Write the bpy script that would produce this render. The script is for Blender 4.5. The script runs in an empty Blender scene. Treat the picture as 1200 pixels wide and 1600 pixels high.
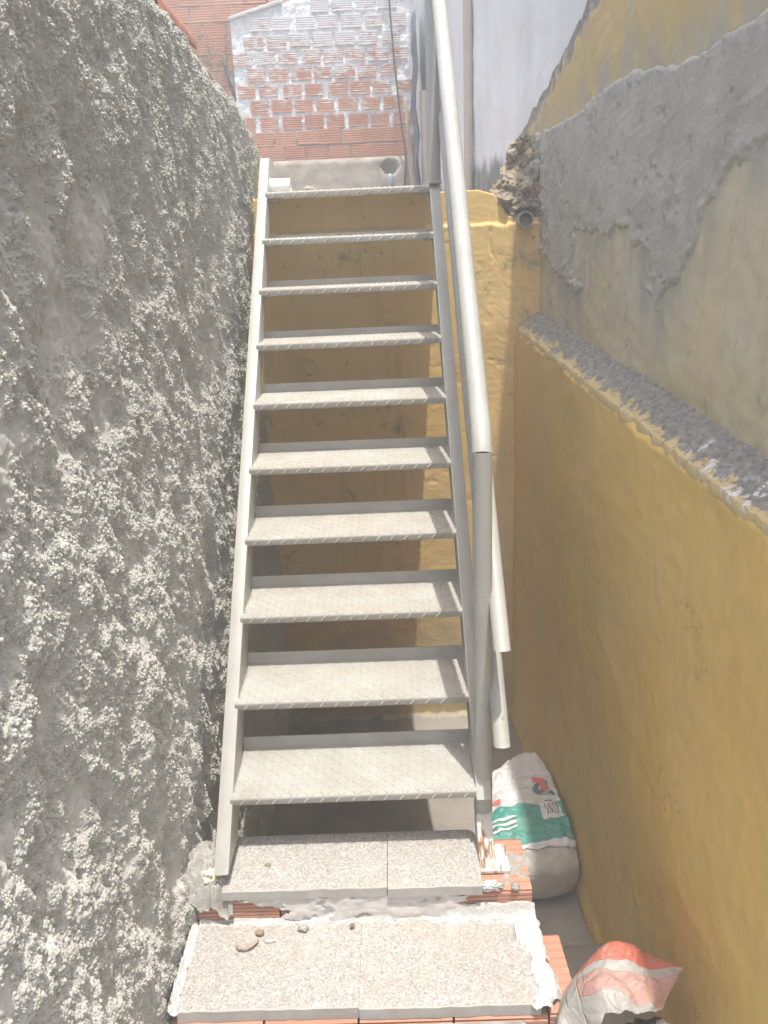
import bpy, bmesh, math, random
import numpy as np
from mathutils import Vector, Matrix

random.seed(7)
SC = bpy.context.scene
COL = SC.collection
SH = 1.0            # everything below is modelled with z = 0 at the lowest metal tread; the yard floor ends up at z = 0

# ------------------------------------------------------------------ camera, sky, sun, exposure
cam_d = bpy.data.cameras.new('camera')
cam = bpy.data.objects.new('camera', cam_d)
COL.objects.link(cam)
cam_d.sensor_fit = 'HORIZONTAL'
cam_d.sensor_width = 36.0
cam_d.lens = 36.0 * 1265.35 / 1200.0
cam_d.clip_start = 0.02
cam_d.clip_end = 200.0


def cam_axes(p, y, r):
    cy, sy, cp, sp = math.cos(y), math.sin(y), math.cos(p), math.sin(p)
    fwd = Vector((sy * cp, cy * cp, -sp))
    right = Vector((cy, -sy, 0))
    down = fwd.cross(right)
    cr, sr = math.cos(r), math.sin(r)
    return right * cr + down * sr, down * cr - right * sr, fwd


R_, D_, F_ = cam_axes(0.3011, -0.0137, 0.0417)
M = Matrix((R_, -D_, -F_)).transposed().to_4x4()
M.translation = Vector((0.4955, -1.9369, 1.4295 + SH))
cam.matrix_world = M
SC.camera = cam

SUN_DIR = Vector((0.42, -1.0, 4.8)).normalized()     # towards the sun
SUN_EL = math.asin(SUN_DIR.z)
SUN_AZ = math.atan2(SUN_DIR.x, SUN_DIR.y)
world = bpy.data.worlds.new('World')
SC.world = world
world.use_nodes = True
wn = world.node_tree
sky = wn.nodes.new('ShaderNodeTexSky')
sky.sky_type = 'NISHITA'
sky.sun_disc = False
sky.sun_elevation = SUN_EL
sky.sun_rotation = SUN_AZ
sky.air_density = 1.0
sky.dust_density = 5.0
sky.ozone_density = 1.0
wn.links.new(sky.outputs[0], wn.nodes['Background'].inputs[0])
wn.nodes['Background'].inputs[1].default_value = 0.15
sun_d = bpy.data.lights.new('sun', 'SUN')
sun_d.energy = 2.6
sun_d.angle = math.radians(0.53)
sun_d.color = (1.0, 0.965, 0.88)
sun = bpy.data.objects.new('sun', sun_d)
COL.objects.link(sun)
sun.rotation_euler = SUN_DIR.to_track_quat('Z', 'Y').to_euler()
sun.location = (2, -4, 12)
SC.view_settings.view_transform = 'Standard'
SC.view_settings.look = 'None'
SC.view_settings.exposure = 1.12
SC.view_settings.gamma = 1.0
SC.view_settings.use_curve_mapping = False

# ------------------------------------------------------------------ noise
_P = {}


def _perm(seed):
    if seed not in _P:
        rng = np.random.RandomState(seed)
        p = rng.permutation(1024)
        a = rng.rand(1024) * 2 * np.pi
        _P[seed] = (np.concatenate([p, p, p]), np.cos(a), np.sin(a))
    return _P[seed]


def pn(x, y, seed=0):
    p, ga, gb = _perm(seed)
    xi = np.floor(x).astype(np.int64); yi = np.floor(y).astype(np.int64)
    xf = x - xi; yf = y - yi
    u = xf * xf * xf * (xf * (xf * 6 - 15) + 10); v = yf * yf * yf * (yf * (yf * 6 - 15) + 10)

    def g(ix, iy, dx, dy):
        h = p[(p[ix & 1023] + iy) & 1023]
        return ga[h] * dx + gb[h] * dy
    a = g(xi, yi, xf, yf); b = g(xi + 1, yi, xf - 1, yf)
    c = g(xi, yi + 1, xf, yf - 1); d = g(xi + 1, yi + 1, xf - 1, yf - 1)
    return (a + u * (b - a) + v * ((c + u * (d - c)) - (a + u * (b - a)))) * 1.5


def fbm(x, y, seed=0, octv=4, gain=0.5):
    s = np.zeros_like(np.asarray(x, float)); amp = 1.0
    for o in range(octv):
        s = s + amp * pn(x * 2 ** o + 17.3 * o, y * 2 ** o - 9.1 * o, seed + o)
        amp *= gain
    return s


def worley(x, y, seed=0):
    p, _, _ = _perm(seed)
    xi = np.floor(x).astype(np.int64); yi = np.floor(y).astype(np.int64)
    best = np.full(np.shape(x), 9.0)
    for dx in (-1, 0, 1):
        for dy in (-1, 0, 1):
            h = p[(p[(xi + dx) & 1023] + yi + dy) & 1023]
            px = xi + dx + (h % 31) / 31.0
            py = yi + dy + ((h // 31) % 31) / 31.0
            d = (px - x) ** 2 + (py - y) ** 2
            best = np.minimum(best, d)
    return np.sqrt(best)


def sstep(a, b, x):
    t = np.clip((x - a) / (b - a), 0, 1)
    return t * t * (3 - 2 * t)


# ------------------------------------------------------------------ objects
def np_mesh(name, V, F, mats, smooth=True, attrs=None, midx=None):
    """V (n,3), F (m,4) or (m,3) numpy."""
    V = np.asarray(V, dtype=np.float32); F = np.asarray(F, dtype=np.int32)
    k = F.shape[1]
    me = bpy.data.meshes.new(name)
    me.vertices.add(len(V)); me.vertices.foreach_set('co', V.ravel())
    me.loops.add(F.size); me.loops.foreach_set('vertex_index', F.ravel())
    me.polygons.add(len(F))
    me.polygons.foreach_set('loop_start', np.arange(0, F.size, k, dtype=np.int32))
    if smooth:
        me.polygons.foreach_set('use_smooth', np.ones(len(F), dtype=bool))
    if midx is not None:
        me.polygons.foreach_set('material_index', np.asarray(midx, dtype=np.int32))
    for m in (mats if isinstance(mats, (list, tuple)) else [mats]):
        me.materials.append(m)
    for an, av in (attrs or {}).items():
        a = me.attributes.new(an, 'FLOAT', 'POINT')
        a.data.foreach_set('value', np.asarray(av, dtype=np.float32).ravel())
    me.update(); me.validate()
    return me


class MB:
    """collects simple shapes into one mesh"""
    def __init__(self):
        self.v = []; self.f = []

    def add(self, vs, fs):
        o = len(self.v)
        self.v += [tuple(p) for p in vs]
        self.f += [tuple(i + o for i in f) for f in fs]
        return self

    def box(self, x0, x1, y0, y1, z0, z1):
        return self.add([(x0, y0, z0), (x1, y0, z0), (x1, y1, z0), (x0, y1, z0),
                         (x0, y0, z1), (x1, y0, z1), (x1, y1, z1), (x0, y1, z1)],
                        [(0, 3, 2, 1), (4, 5, 6, 7), (0, 1, 5, 4), (1, 2, 6, 5), (2, 3, 7, 6), (3, 0, 4, 7)])

    def prism_x(self, poly, x0, x1):
        """poly: (y,z) counter-clockwise seen from +X"""
        n = len(poly)
        vs = [(x0, y, z) for y, z in poly] + [(x1, y, z) for y, z in poly]
        fs = [tuple(range(n))[::-1], tuple(range(n, 2 * n))]
        fs += [(i, (i + 1) % n, n + (i + 1) % n, n + i) for i in range(n)]
        return self.add(vs, fs)

    def tube(self, pts, r, n=16, cap=True, rx=None):
        pts = [Vector(p) for p in pts]
        rs = r if isinstance(r, (list, tuple)) else [r] * len(pts)
        vs = []; fs = []
        T0 = (pts[1] - pts[0]).normalized()
        up = Vector((0, 0, 1)) if abs(T0.z) < 0.9 else Vector((0, 1, 0))
        N = T0.cross(up).normalized()
        for i, p in enumerate(pts):
            if i == 0: T = (pts[1] - pts[0])
            elif i == len(pts) - 1: T = (pts[-1] - pts[-2])
            else: T = (pts[i + 1] - p).normalized() + (p - pts[i - 1]).normalized()
            T.normalize()
            N = (N - T * N.dot(T)).normalized()
            B = T.cross(N)
            for k in range(n):
                a = 2 * math.pi * k / n
                vs.append(p + N * math.cos(a) * rs[i] + B * math.sin(a) * rs[i])
        for i in range(len(pts) - 1):
            for k in range(n):
                fs.append((i * n + k, i * n + (k + 1) % n, (i + 1) * n + (k + 1) % n, (i + 1) * n + k))
        if cap:
            fs.append(tuple(range(n))[::-1]); fs.append(tuple(range((len(pts) - 1) * n, len(pts) * n)))
        return self.add(vs, fs)

    def mesh(self, name, m, smooth=False, bevel=0.0, seg=2, off=(0, 0, 0)):
        me = bpy.data.meshes.new(name)
        me.from_pydata([(p[0] - off[0], p[1] - off[1], p[2] - off[2]) for p in self.v], [], self.f)
        for mm in (m if isinstance(m, (list, tuple)) else [m]):
            me.materials.append(mm)
        bm = bmesh.new(); bm.from_mesh(me)
        bmesh.ops.recalc_face_normals(bm, faces=bm.faces)
        if bevel:
            es = [e for e in bm.edges if len(e.link_faces) == 2 and e.calc_face_angle(0) > 0.6]
            bmesh.ops.bevel(bm, geom=es, offset=bevel, segments=seg, affect='EDGES', profile=0.6, clamp_overlap=True)
        for f in bm.faces: f.smooth = bool(smooth)
        if smooth:
            for e in bm.edges:
                if len(e.link_faces) == 2 and e.calc_face_angle(0) > 0.7: e.smooth = False
        bm.to_mesh(me); bm.free()
        return me


TOPS = []


def tag(o, label=None, cat=None, group=None, kind=None):
    if label: o['label'] = label
    if cat: o['category'] = cat
    if group: o['group'] = group
    if kind: o['kind'] = kind
    elif cat == 'wall': o['kind'] = 'thing'
    return o


def top(name, me, label=None, cat=None, group=None, kind=None, loc=(0, 0, 0)):
    o = bpy.data.objects.new(name, me)
    COL.objects.link(o); o.location = loc
    TOPS.append(o)
    return tag(o, label, cat, group, kind)


def part(name, me, parent, label=None, loc=(0, 0, 0), rot=(0, 0, 0), scl=None, kind=None):
    o = bpy.data.objects.new(name, me)
    COL.objects.link(o); o.parent = parent; o.location = loc; o.rotation_euler = rot
    if scl: o.scale = scl
    return tag(o, label, kind=kind)


def grid_faces(nu, nv, flip=False):
    i = np.arange(nu - 1)[:, None]; j = np.arange(nv - 1)[None, :]
    a = i * nv + j
    f = np.stack([a, a + nv, a + nv + 1, a + 1], -1).reshape(-1, 4)
    return f[:, ::-1] if flip else f


# ------------------------------------------------------------------ materials
class NT:
    def __init__(self, name):
        self.m = bpy.data.materials.new(name)
        self.m.use_nodes = True
        self.t = self.m.node_tree
        self.b = self.t.nodes['Principled BSDF']
        self.b.inputs['Specular IOR Level'].default_value = 0.3
        self._pos = None

    def n(self, typ, **kw):
        x = self.t.nodes.new(typ)
        for k, v in kw.items(): setattr(x, k, v)
        return x

    def l(self, a, b): self.t.links.new(a, b)

    def pos(self, scale=(1, 1, 1)):
        g = self.n('ShaderNodeNewGeometry')
        mp = self.n('ShaderNodeMapping')
        mp.inputs['Scale'].default_value = scale
        self.l(g.outputs['Position'], mp.inputs['Vector'])
        return mp.outputs[0]

    def noise(self, scale, detail=4, rough=0.55, vec=None, stretch=(1, 1, 1), dist=0.0):
        x = self.n('ShaderNodeTexNoise')
        x.inputs['Scale'].default_value = scale; x.inputs['Detail'].default_value = detail
        x.inputs['Roughness'].default_value = rough; x.inputs['Distortion'].default_value = dist
        self.l(vec if vec is not None else self.pos(stretch), x.inputs['Vector'])
        return x.outputs['Fac']

    def ramp(self, fac, stops):
        r = self.n('ShaderNodeValToRGB')
        while len(r.color_ramp.elements) < len(stops): r.color_ramp.elements.new(0.5)
        for e, (p, c) in zip(r.color_ramp.elements, stops):
            e.position = p
            e.color = (c, c, c, 1) if isinstance(c, (int, float)) else (*c, 1)
        self.l(fac, r.inputs[0])
        return r.outputs[0]

    def mix(self, fac, a, b, mode='MIX'):
        x = self.n('ShaderNodeMix', data_type='RGBA', blend_type=mode)
        for sock, val in ((x.inputs[0], fac), (x.inputs[6], a), (x.inputs[7], b)):
            if isinstance(val, (int, float)): sock.default_value = val
            elif isinstance(val, tuple): sock.default_value = (*val, 1)
            else: self.l(val, sock)
        return x.outputs[2]

    def math(self, op, a, b=None, clamp=False):
        x = self.n('ShaderNodeMath', operation=op, use_clamp=clamp)
        for s, v in ((x.inputs[0], a), (x.inputs[1], b)):
            if v is None: continue
            if isinstance(v, (int, float)): s.default_value = v
            else: self.l(v, s)
        return x.outputs[0]

    def attr(self, name):
        a = self.n('ShaderNodeAttribute', attribute_name=name)
        return a.outputs['Fac']

    def z(self):
        g = self.n('ShaderNodeNewGeometry'); s = self.n('ShaderNodeSeparateXYZ')
        self.l(g.outputs['Position'], s.inputs[0])
        return s.outputs

    def rnd(self):
        return self.n('ShaderNodeObjectInfo').outputs['Random']

    def out(self, col, rough=0.8, bump=None, bstr=0.3, bdist=0.004, metal=0.0, spec=None):
        if isinstance(col, tuple): self.b.inputs['Base Color'].default_value = (*col, 1)
        else: self.l(col, self.b.inputs['Base Color'])
        if isinstance(rough, (int, float)): self.b.inputs['Roughness'].default_value = rough
        else: self.l(rough, self.b.inputs['Roughness'])
        self.b.inputs['Metallic'].default_value = metal
        if spec is not None: self.b.inputs['Specular IOR Level'].default_value = spec
        if bump is not None:
            bn = self.n('ShaderNodeBump')
            bn.inputs['Strength'].default_value = bstr; bn.inputs['Distance'].default_value = bdist
            self.l(bump, bn.inputs['Height']); self.l(bn.outputs[0], self.b.inputs['Normal'])
        return self.m


def m_cement_rough():
    t = NT('rough_cement')
    c = t.ramp(t.noise(3.0, 6), [(0.3, (0.45, 0.44, 0.41)), (0.7, (0.54, 0.53, 0.495))])
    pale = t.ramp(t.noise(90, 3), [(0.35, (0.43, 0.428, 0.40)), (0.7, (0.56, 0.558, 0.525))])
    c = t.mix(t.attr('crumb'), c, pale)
    red = t.ramp(t.noise(7.0, 3), [(0.71, 0.0), (0.76, 0.55)])
    c = t.mix(red, c, (0.33, 0.22, 0.17))
    dk = t.ramp(t.noise(150, 2), [(0.60, 0.0), (0.75, 0.35)])
    c = t.mix(dk, c, (0.15, 0.145, 0.14))
    v = t.n('ShaderNodeTexVoronoi'); v.inputs['Scale'].default_value = 210
    t.l(t.pos(), v.inputs['Vector'])
    b = t.math('SUBTRACT', t.math('MULTIPLY', t.noise(330, 4, 0.7), 0.9), t.math('MULTIPLY', v.outputs['Distance'], t.math('ADD', t.attr('crumb'), 0.15)))
    t.b.inputs['Diffuse Roughness'].default_value = 1.0
    return t.out(c, 1.0, b, 0.45, 0.0025, spec=0.0)


def m_paint_steel(name='cream_painted_steel', dust=0.0):
    t = NT(name)
    c = t.ramp(t.noise(6, 5), [(0.3, (0.37, 0.37, 0.345)), (0.7, (0.42, 0.42, 0.392))])
    chip = t.ramp(t.noise(55, 3), [(0.73, 0.0), (0.76, 1.0)])
    c = t.mix(t.math('MULTIPLY', chip, 0.3), c, (0.75, 0.74, 0.72))
    spk = t.ramp(t.noise(38, 2), [(0.755, 0.0), (0.77, 0.8)])
    c = t.mix(spk, c, (0.13, 0.10, 0.08))
    rs = t.ramp(t.noise(48, 4, 0.7), [(0.66, 0.0), (0.69, 1.0)])
    c = t.mix(t.math('MULTIPLY', rs, 0.65), c, (0.22, 0.12, 0.065))
    gm = t.ramp(t.noise(12, 5, 0.7, stretch=(1, 1, 0.2)), [(0.48, 0.0), (0.75, 1.0)])
    c = t.mix(t.math('MULTIPLY', gm, 0.35), c, (0.25, 0.24, 0.21))
    if dust:
        rv = t.rnd()
        d = t.ramp(t.math('ADD', t.noise(9, 5, 0.65), t.math('MULTIPLY', t.math('SUBTRACT', rv, 0.5), 0.16)), [(0.38, 0.0), (0.62, 1.0)])
        c = t.mix(t.math('MULTIPLY', d, dust), c, (0.33, 0.285, 0.24))
        worn = t.ramp(t.noise(5, 4, 0.6, stretch=(0.6, 1, 1)), [(0.46, 0.0), (0.66, 1.0)])
        c = t.mix(t.math('MULTIPLY', worn, 0.5), c, (0.335, 0.305, 0.25))
        spl = t.ramp(t.noise(24, 5, 0.7), [(0.66, 0.0), (0.69, 1.0)])
        c = t.mix(t.math('MULTIPLY', spl, 0.6), c, (0.50, 0.49, 0.47))
        dr = t.ramp(t.noise(30, 4, 0.7, stretch=(0.25, 1, 1)), [(0.68, 0.0), (0.72, 1.0)])
        c = t.mix(t.math('MULTIPLY', dr, 0.55), c, (0.17, 0.145, 0.12))
        d2 = t.ramp(t.noise(16, 6, 0.7), [(0.45, 0.0), (0.7, 1.0)])
        c = t.mix(t.math('MULTIPLY', d2, 0.3), c, (0.41, 0.40, 0.39))
        g = t.ramp(t.noise(120, 3), [(0.62, 0.0), (0.72, 1.0)])
        c = t.mix(t.math('MULTIPLY', g, 0.25), c, (0.22, 0.19, 0.16))
    rough = t.ramp(t.noise(20, 3), [(0.3, 0.38 if not dust else 0.6), (0.7, 0.5 if not dust else 0.8)])
    return t.out(c, rough, t.noise(35, 3), 0.12, 0.004, spec=0.4)


def m_rust_foot():
    t = NT('rusted_painted_steel')
    c = (0.60, 0.60, 0.565)
    rust = t.ramp(t.noise(22, 5, 0.65, stretch=(3.2, 0.6, 0.6)), [(0.53, 0.0), (0.60, 1.0)])
    rc = t.ramp(t.noise(60, 3), [(0.3, (0.20, 0.09, 0.045)), (0.7, (0.42, 0.24, 0.13))])
    c = t.mix(rust, c, rc)
    return t.out(c, 0.7, t.noise(60, 3), 0.3, 0.003)


def m_yellow(name, base, pale, dirt=0.5, streak=0.4, grain=70, bstr=0.5, stretch=(1, 1, 3)):
    t = NT(name)
    c = t.mix(t.ramp(t.noise(1.6, 5), [(0.35, 0.0), (0.7, 1.0)]), base, pale)
    c = t.mix(t.math('MULTIPLY', t.ramp(t.noise(9, 6, 0.7), [(0.42, 0.0), (0.75, 1.0)]), 0.35), c, pale)
    st = t.ramp(t.noise(14, 5, 0.65, stretch=(1, 1, 0.12)), [(0.52, 0.0), (0.78, 1.0)])
    c = t.mix(t.math('MULTIPLY', st, streak), c, (0.23, 0.18, 0.10))
    blot = t.ramp(t.noise(4.2, 6, 0.7, dist=0.6), [(0.60, 0.0), (0.70, 1.0)])
    c = t.mix(t.math('MULTIPLY', blot, dirt), c, (0.20, 0.17, 0.12))
    sp = t.ramp(t.noise(42, 3), [(0.68, 0.0), (0.73, 0.8)])
    c = t.mix(t.math('MULTIPLY', sp, dirt), c, (0.14, 0.12, 0.10))
    cn = t.noise(2.6, 7, 0.62, dist=0.4)
    cr = t.ramp(t.math('ABSOLUTE', t.math('SUBTRACT', cn, 0.5)), [(0.0, 1.0), (0.0035, 0.0)])
    cm = t.ramp(t.noise(3.7, 3), [(0.56, 0.0), (0.62, 1.0)])
    crk = t.math('MULTIPLY', cr, cm)
    c = t.mix(t.math('MULTIPLY', crk, 0.75), c, (0.13, 0.10, 0.06))
    fl = t.ramp(t.noise(13, 6, 0.72), [(0.69, 0.0), (0.705, 1.0)])
    c = t.mix(t.math('MULTIPLY', fl, 0.7), c, (0.60, 0.53, 0.40))
    b = t.math('ADD', t.noise(grain, 5, 0.65, stretch=stretch), t.math('MULTIPLY', t.noise(14, 4), 1.2))
    b = t.math('SUBTRACT', t.math('SUBTRACT', b, t.math('MULTIPLY', crk, 1.2)), t.math('MULTIPLY', fl, 0.8))
    return t, c, b


def m_yellow_back():
    t, c, b = m_yellow('yellow_paint_on_render', (0.76, 0.51, 0.175), (0.78, 0.57, 0.26), 0.7, 0.25)
    z = t.z()['Z']
    gr = t.math('ADD', t.math('MULTIPLY', z, -0.55), t.math('MULTIPLY', t.noise(6, 5, 0.7), 1.1))
    grime = t.ramp(gr, [(0.10, 0.0), (0.55, 1.0)])
    c = t.mix(t.math('MULTIPLY', grime, 0.55), c, (0.27, 0.23, 0.18))
    foot = t.ramp(t.math('ADD', z, t.math('MULTIPLY', t.noise(30, 4), 0.05)), [(0.085, 1.0), (0.10, 0.0)])
    c = t.mix(foot, c, (0.42, 0.38, 0.32))
    return t.out(c, 0.75, b, 0.30, 0.004)


def m_yellow_lower():
    t, c, b = m_yellow('mustard_paint', (0.80, 0.525, 0.105), (0.78, 0.56, 0.19), 0.16, 0.07, 55, 0.35, (1, 1, 1))
    z = t.z()['Z']
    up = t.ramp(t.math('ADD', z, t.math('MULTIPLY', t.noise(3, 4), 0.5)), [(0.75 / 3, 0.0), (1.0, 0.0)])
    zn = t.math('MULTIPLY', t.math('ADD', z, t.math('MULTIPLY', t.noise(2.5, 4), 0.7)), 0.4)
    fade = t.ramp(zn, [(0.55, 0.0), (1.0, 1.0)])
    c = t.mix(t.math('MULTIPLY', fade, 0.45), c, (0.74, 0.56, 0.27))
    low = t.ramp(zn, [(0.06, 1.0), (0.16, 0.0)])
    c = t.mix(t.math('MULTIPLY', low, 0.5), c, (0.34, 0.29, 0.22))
    return t.out(c, 0.62, b, 0.35, 0.004)


def m_yellow_upper():
    t, c, b = m_yellow('faded_cream_paint', (0.64, 0.54, 0.33), (0.62, 0.57, 0.44), 0.4, 0.35, 60, 0.4, (1, 1, 1))
    z = t.z()['Z']
    hi = t.ramp(t.math('ADD', z, t.math('MULTIPLY', t.noise(5, 4), 0.2)), [(0.0, 0.0), (1.0, 1.0)])
    strong = t.ramp(t.math('MULTIPLY', t.math('ADD', z, t.math('MULTIPLY', t.noise(4, 4), 0.4)), 0.3), [(0.86, 0.0), (0.93, 1.0)])
    c = t.mix(strong, c, (0.58, 0.43, 0.18))
    gry = t.ramp(t.noise(3.2, 5, 0.6), [(0.5, 0.0), (0.72, 1.0)])
    c = t.mix(t.math('MULTIPLY', gry, 0.45), c, (0.40, 0.40, 0.36))
    edge = t.attr('edge')
    wsh = t.math('MULTIPLY', t.attr('wash'), t.ramp(t.noise(8, 5, 0.7, stretch=(1, 1, 0.3)), [(0.38, 0.0), (0.62, 0.85)]))
    c = t.mix(wsh, c, (0.40, 0.39, 0.35))
    c = t.mix(edge, c, t.ramp(t.noise(40, 4), [(0.3, (0.14, 0.14, 0.14)), (0.7, (0.36, 0.34, 0.30))]))
    return t.out(c, 0.75, b, 0.4, 0.004)


def m_plain(name, c0, c1, scale=8, rough=0.85, bscale=120, bstr=0.4, bdist=0.003, speck=None, det=5, stretch=(1, 1, 1), spec=0.2):
    t = NT(name)
    c = t.ramp(t.noise(scale, det, 0.6, stretch=stretch), [(0.32, c0), (0.68, c1)])
    if speck:
        s = t.ramp(t.noise(speck[0], 3), [(speck[1], 0.0), (speck[1] + 0.06, 1.0)])
        c = t.mix(t.math('MULTIPLY', s, speck[3]), c, speck[2])
    return t.out(c, rough, t.noise(bscale, 5, 0.65), bstr, bdist, spec=spec)


def m_terrazzo():
    t = NT('terrazzo_chips')
    v = t.n('ShaderNodeTexVoronoi'); v.inputs['Scale'].default_value = 230
    t.l(t.pos(), v.inputs['Vector'])
    s = t.n('ShaderNodeSeparateColor'); t.l(v.outputs['Color'], s.inputs[0])
    chips = t.ramp(s.outputs[0], [(0.0, (0.25, 0.235, 0.22)), (0.15, (0.335, 0.315, 0.297)), (0.62, (0.395, 0.375, 0.355)), (0.92, (0.51, 0.50, 0.485))])
    v2 = t.n('ShaderNodeTexVoronoi'); v2.inputs['Scale'].default_value = 95
    t.l(t.pos(), v2.inputs['Vector'])
    s2 = t.n('ShaderNodeSeparateColor'); t.l(v2.outputs['Color'], s2.inputs[0])
    big = t.ramp(s2.outputs[1], [(0.80, 0.0), (0.82, 1.0)])
    core = t.ramp(v2.outputs['Distance'], [(0.30, 1.0), (0.38, 0.0)])
    c = t.mix(t.math('MULTIPLY', big, core), chips, t.ramp(s2.outputs[2], [(0.1, (0.24, 0.20, 0.18)), (0.5, (0.46, 0.45, 0.435))]))
    stain = t.ramp(t.noise(5, 5, 0.6), [(0.45, 0.0), (0.75, 1.0)])
    c = t.mix(t.math('MULTIPLY', stain, 0.45), c, (0.35, 0.305, 0.255))
    d3 = t.ramp(t.noise(17, 6, 0.75), [(0.62, 0.0), (0.74, 1.0)])
    c = t.mix(t.math('MULTIPLY', d3, 0.45), c, (0.24, 0.215, 0.19))
    wh = t.ramp(t.noise(11, 6, 0.7), [(0.60, 0.0), (0.72, 1.0)])
    c = t.mix(t.math('MULTIPLY', wh, 0.5), c, (0.56, 0.555, 0.55))
    return t.out(c, 0.75, v.outputs['Distance'], 0.25, 0.0015)


def m_brick(name='clay_brick', wash=False):
    t = NT(name)
    base = t.ramp(t.rnd(), [(0.0, (0.46, 0.225, 0.155)), (0.5, (0.51, 0.27, 0.19)), (1.0, (0.55, 0.31, 0.225))])
    c = t.mix(t.math('MULTIPLY', t.noise(30, 5), 0.5), base, (0.36, 0.13, 0.08))
    pale = t.ramp(t.noise(12, 4), [(0.55, 0.0), (0.8, 0.6)])
    c = t.mix(pale, c, (0.56, 0.36, 0.27))
    if wash:
        z = t.z()['Z']
        n1 = t.noise(5, 5, 0.7)
        n2 = t.noise(26, 4, 0.7, stretch=(0.5, 1, 2.2))
        a = t.math('ADD', t.math('MULTIPLY', t.math('SUBTRACT', z, 3.80), 0.36), t.math('MULTIPLY', n2, 1.0))
        a = t.math('ADD', a, t.math('MULTIPLY', t.math('SUBTRACT', n1, 0.5), 0.7))
        f = t.ramp(a, [(0.52, 0.0), (0.68, 0.9)])
        c = t.mix(f, c, (0.66, 0.68, 0.70))
    else:
        mo = t.ramp(t.noise(20, 5, 0.7), [(0.64, 0.0), (0.72, 0.7)])
        c = t.mix(mo, c, (0.45, 0.41, 0.36))
    return t.out(c, 0.85, t.noise(150, 4), 0.4, 0.002, spec=0.15)


def m_mortar_wash():
    t = NT('whitewashed_mortar')
    z = t.z()['Z']
    a = t.math('ADD', t.math('SUBTRACT', z, 3.50), t.math('MULTIPLY', t.math('SUBTRACT', t.noise(9, 5, 0.7), 0.5), 0.35))
    f = t.ramp(a, [(0.0, 0.0), (0.10, 1.0)])
    grey = t.ramp(t.noise(30, 4), [(0.3, (0.30, 0.27, 0.24)), (0.7, (0.42, 0.38, 0.34))])
    whi = t.ramp(t.noise(25, 5, 0.7), [(0.3, (0.50, 0.54, 0.57)), (0.6, (0.72, 0.74, 0.76))])
    return t.out(t.mix(f, grey, whi), 0.9, t.noise(60, 5), 0.8, 0.01)


def m_white_wall():
    t = NT('limewashed_white_wall')
    c = t.ramp(t.noise(3, 6, 0.6, stretch=(1, 1, 0.35)), [(0.3, (0.66, 0.67, 0.68)), (0.7, (0.80, 0.80, 0.80))])
    st = t.ramp(t.noise(9, 5, 0.7, stretch=(1, 1, 0.15)), [(0.62, 0.0), (0.75, 1.0)])
    c = t.mix(t.math('MULTIPLY', st, 0.4), c, (0.35, 0.35, 0.36))
    z = t.z()['Z']
    a = t.math('ADD', z, t.math('MULTIPLY', t.noise(7, 5, 0.7, stretch=(1, 1, 0.3)), 0.35))
    low = t.ramp(t.math('MULTIPLY', a, 0.25), [(0.772, 1.0), (0.79, 0.0)])
    g = t.ramp(t.noise(22, 5, 0.7, stretch=(1, 1, 0.12)), [(0.35, (0.16, 0.155, 0.15)), (0.7, (0.36, 0.35, 0.32))])
    c = t.mix(low, c, g)
    return t.out(c, 0.85, t.noise(30, 5), 0.4, 0.006)


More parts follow.
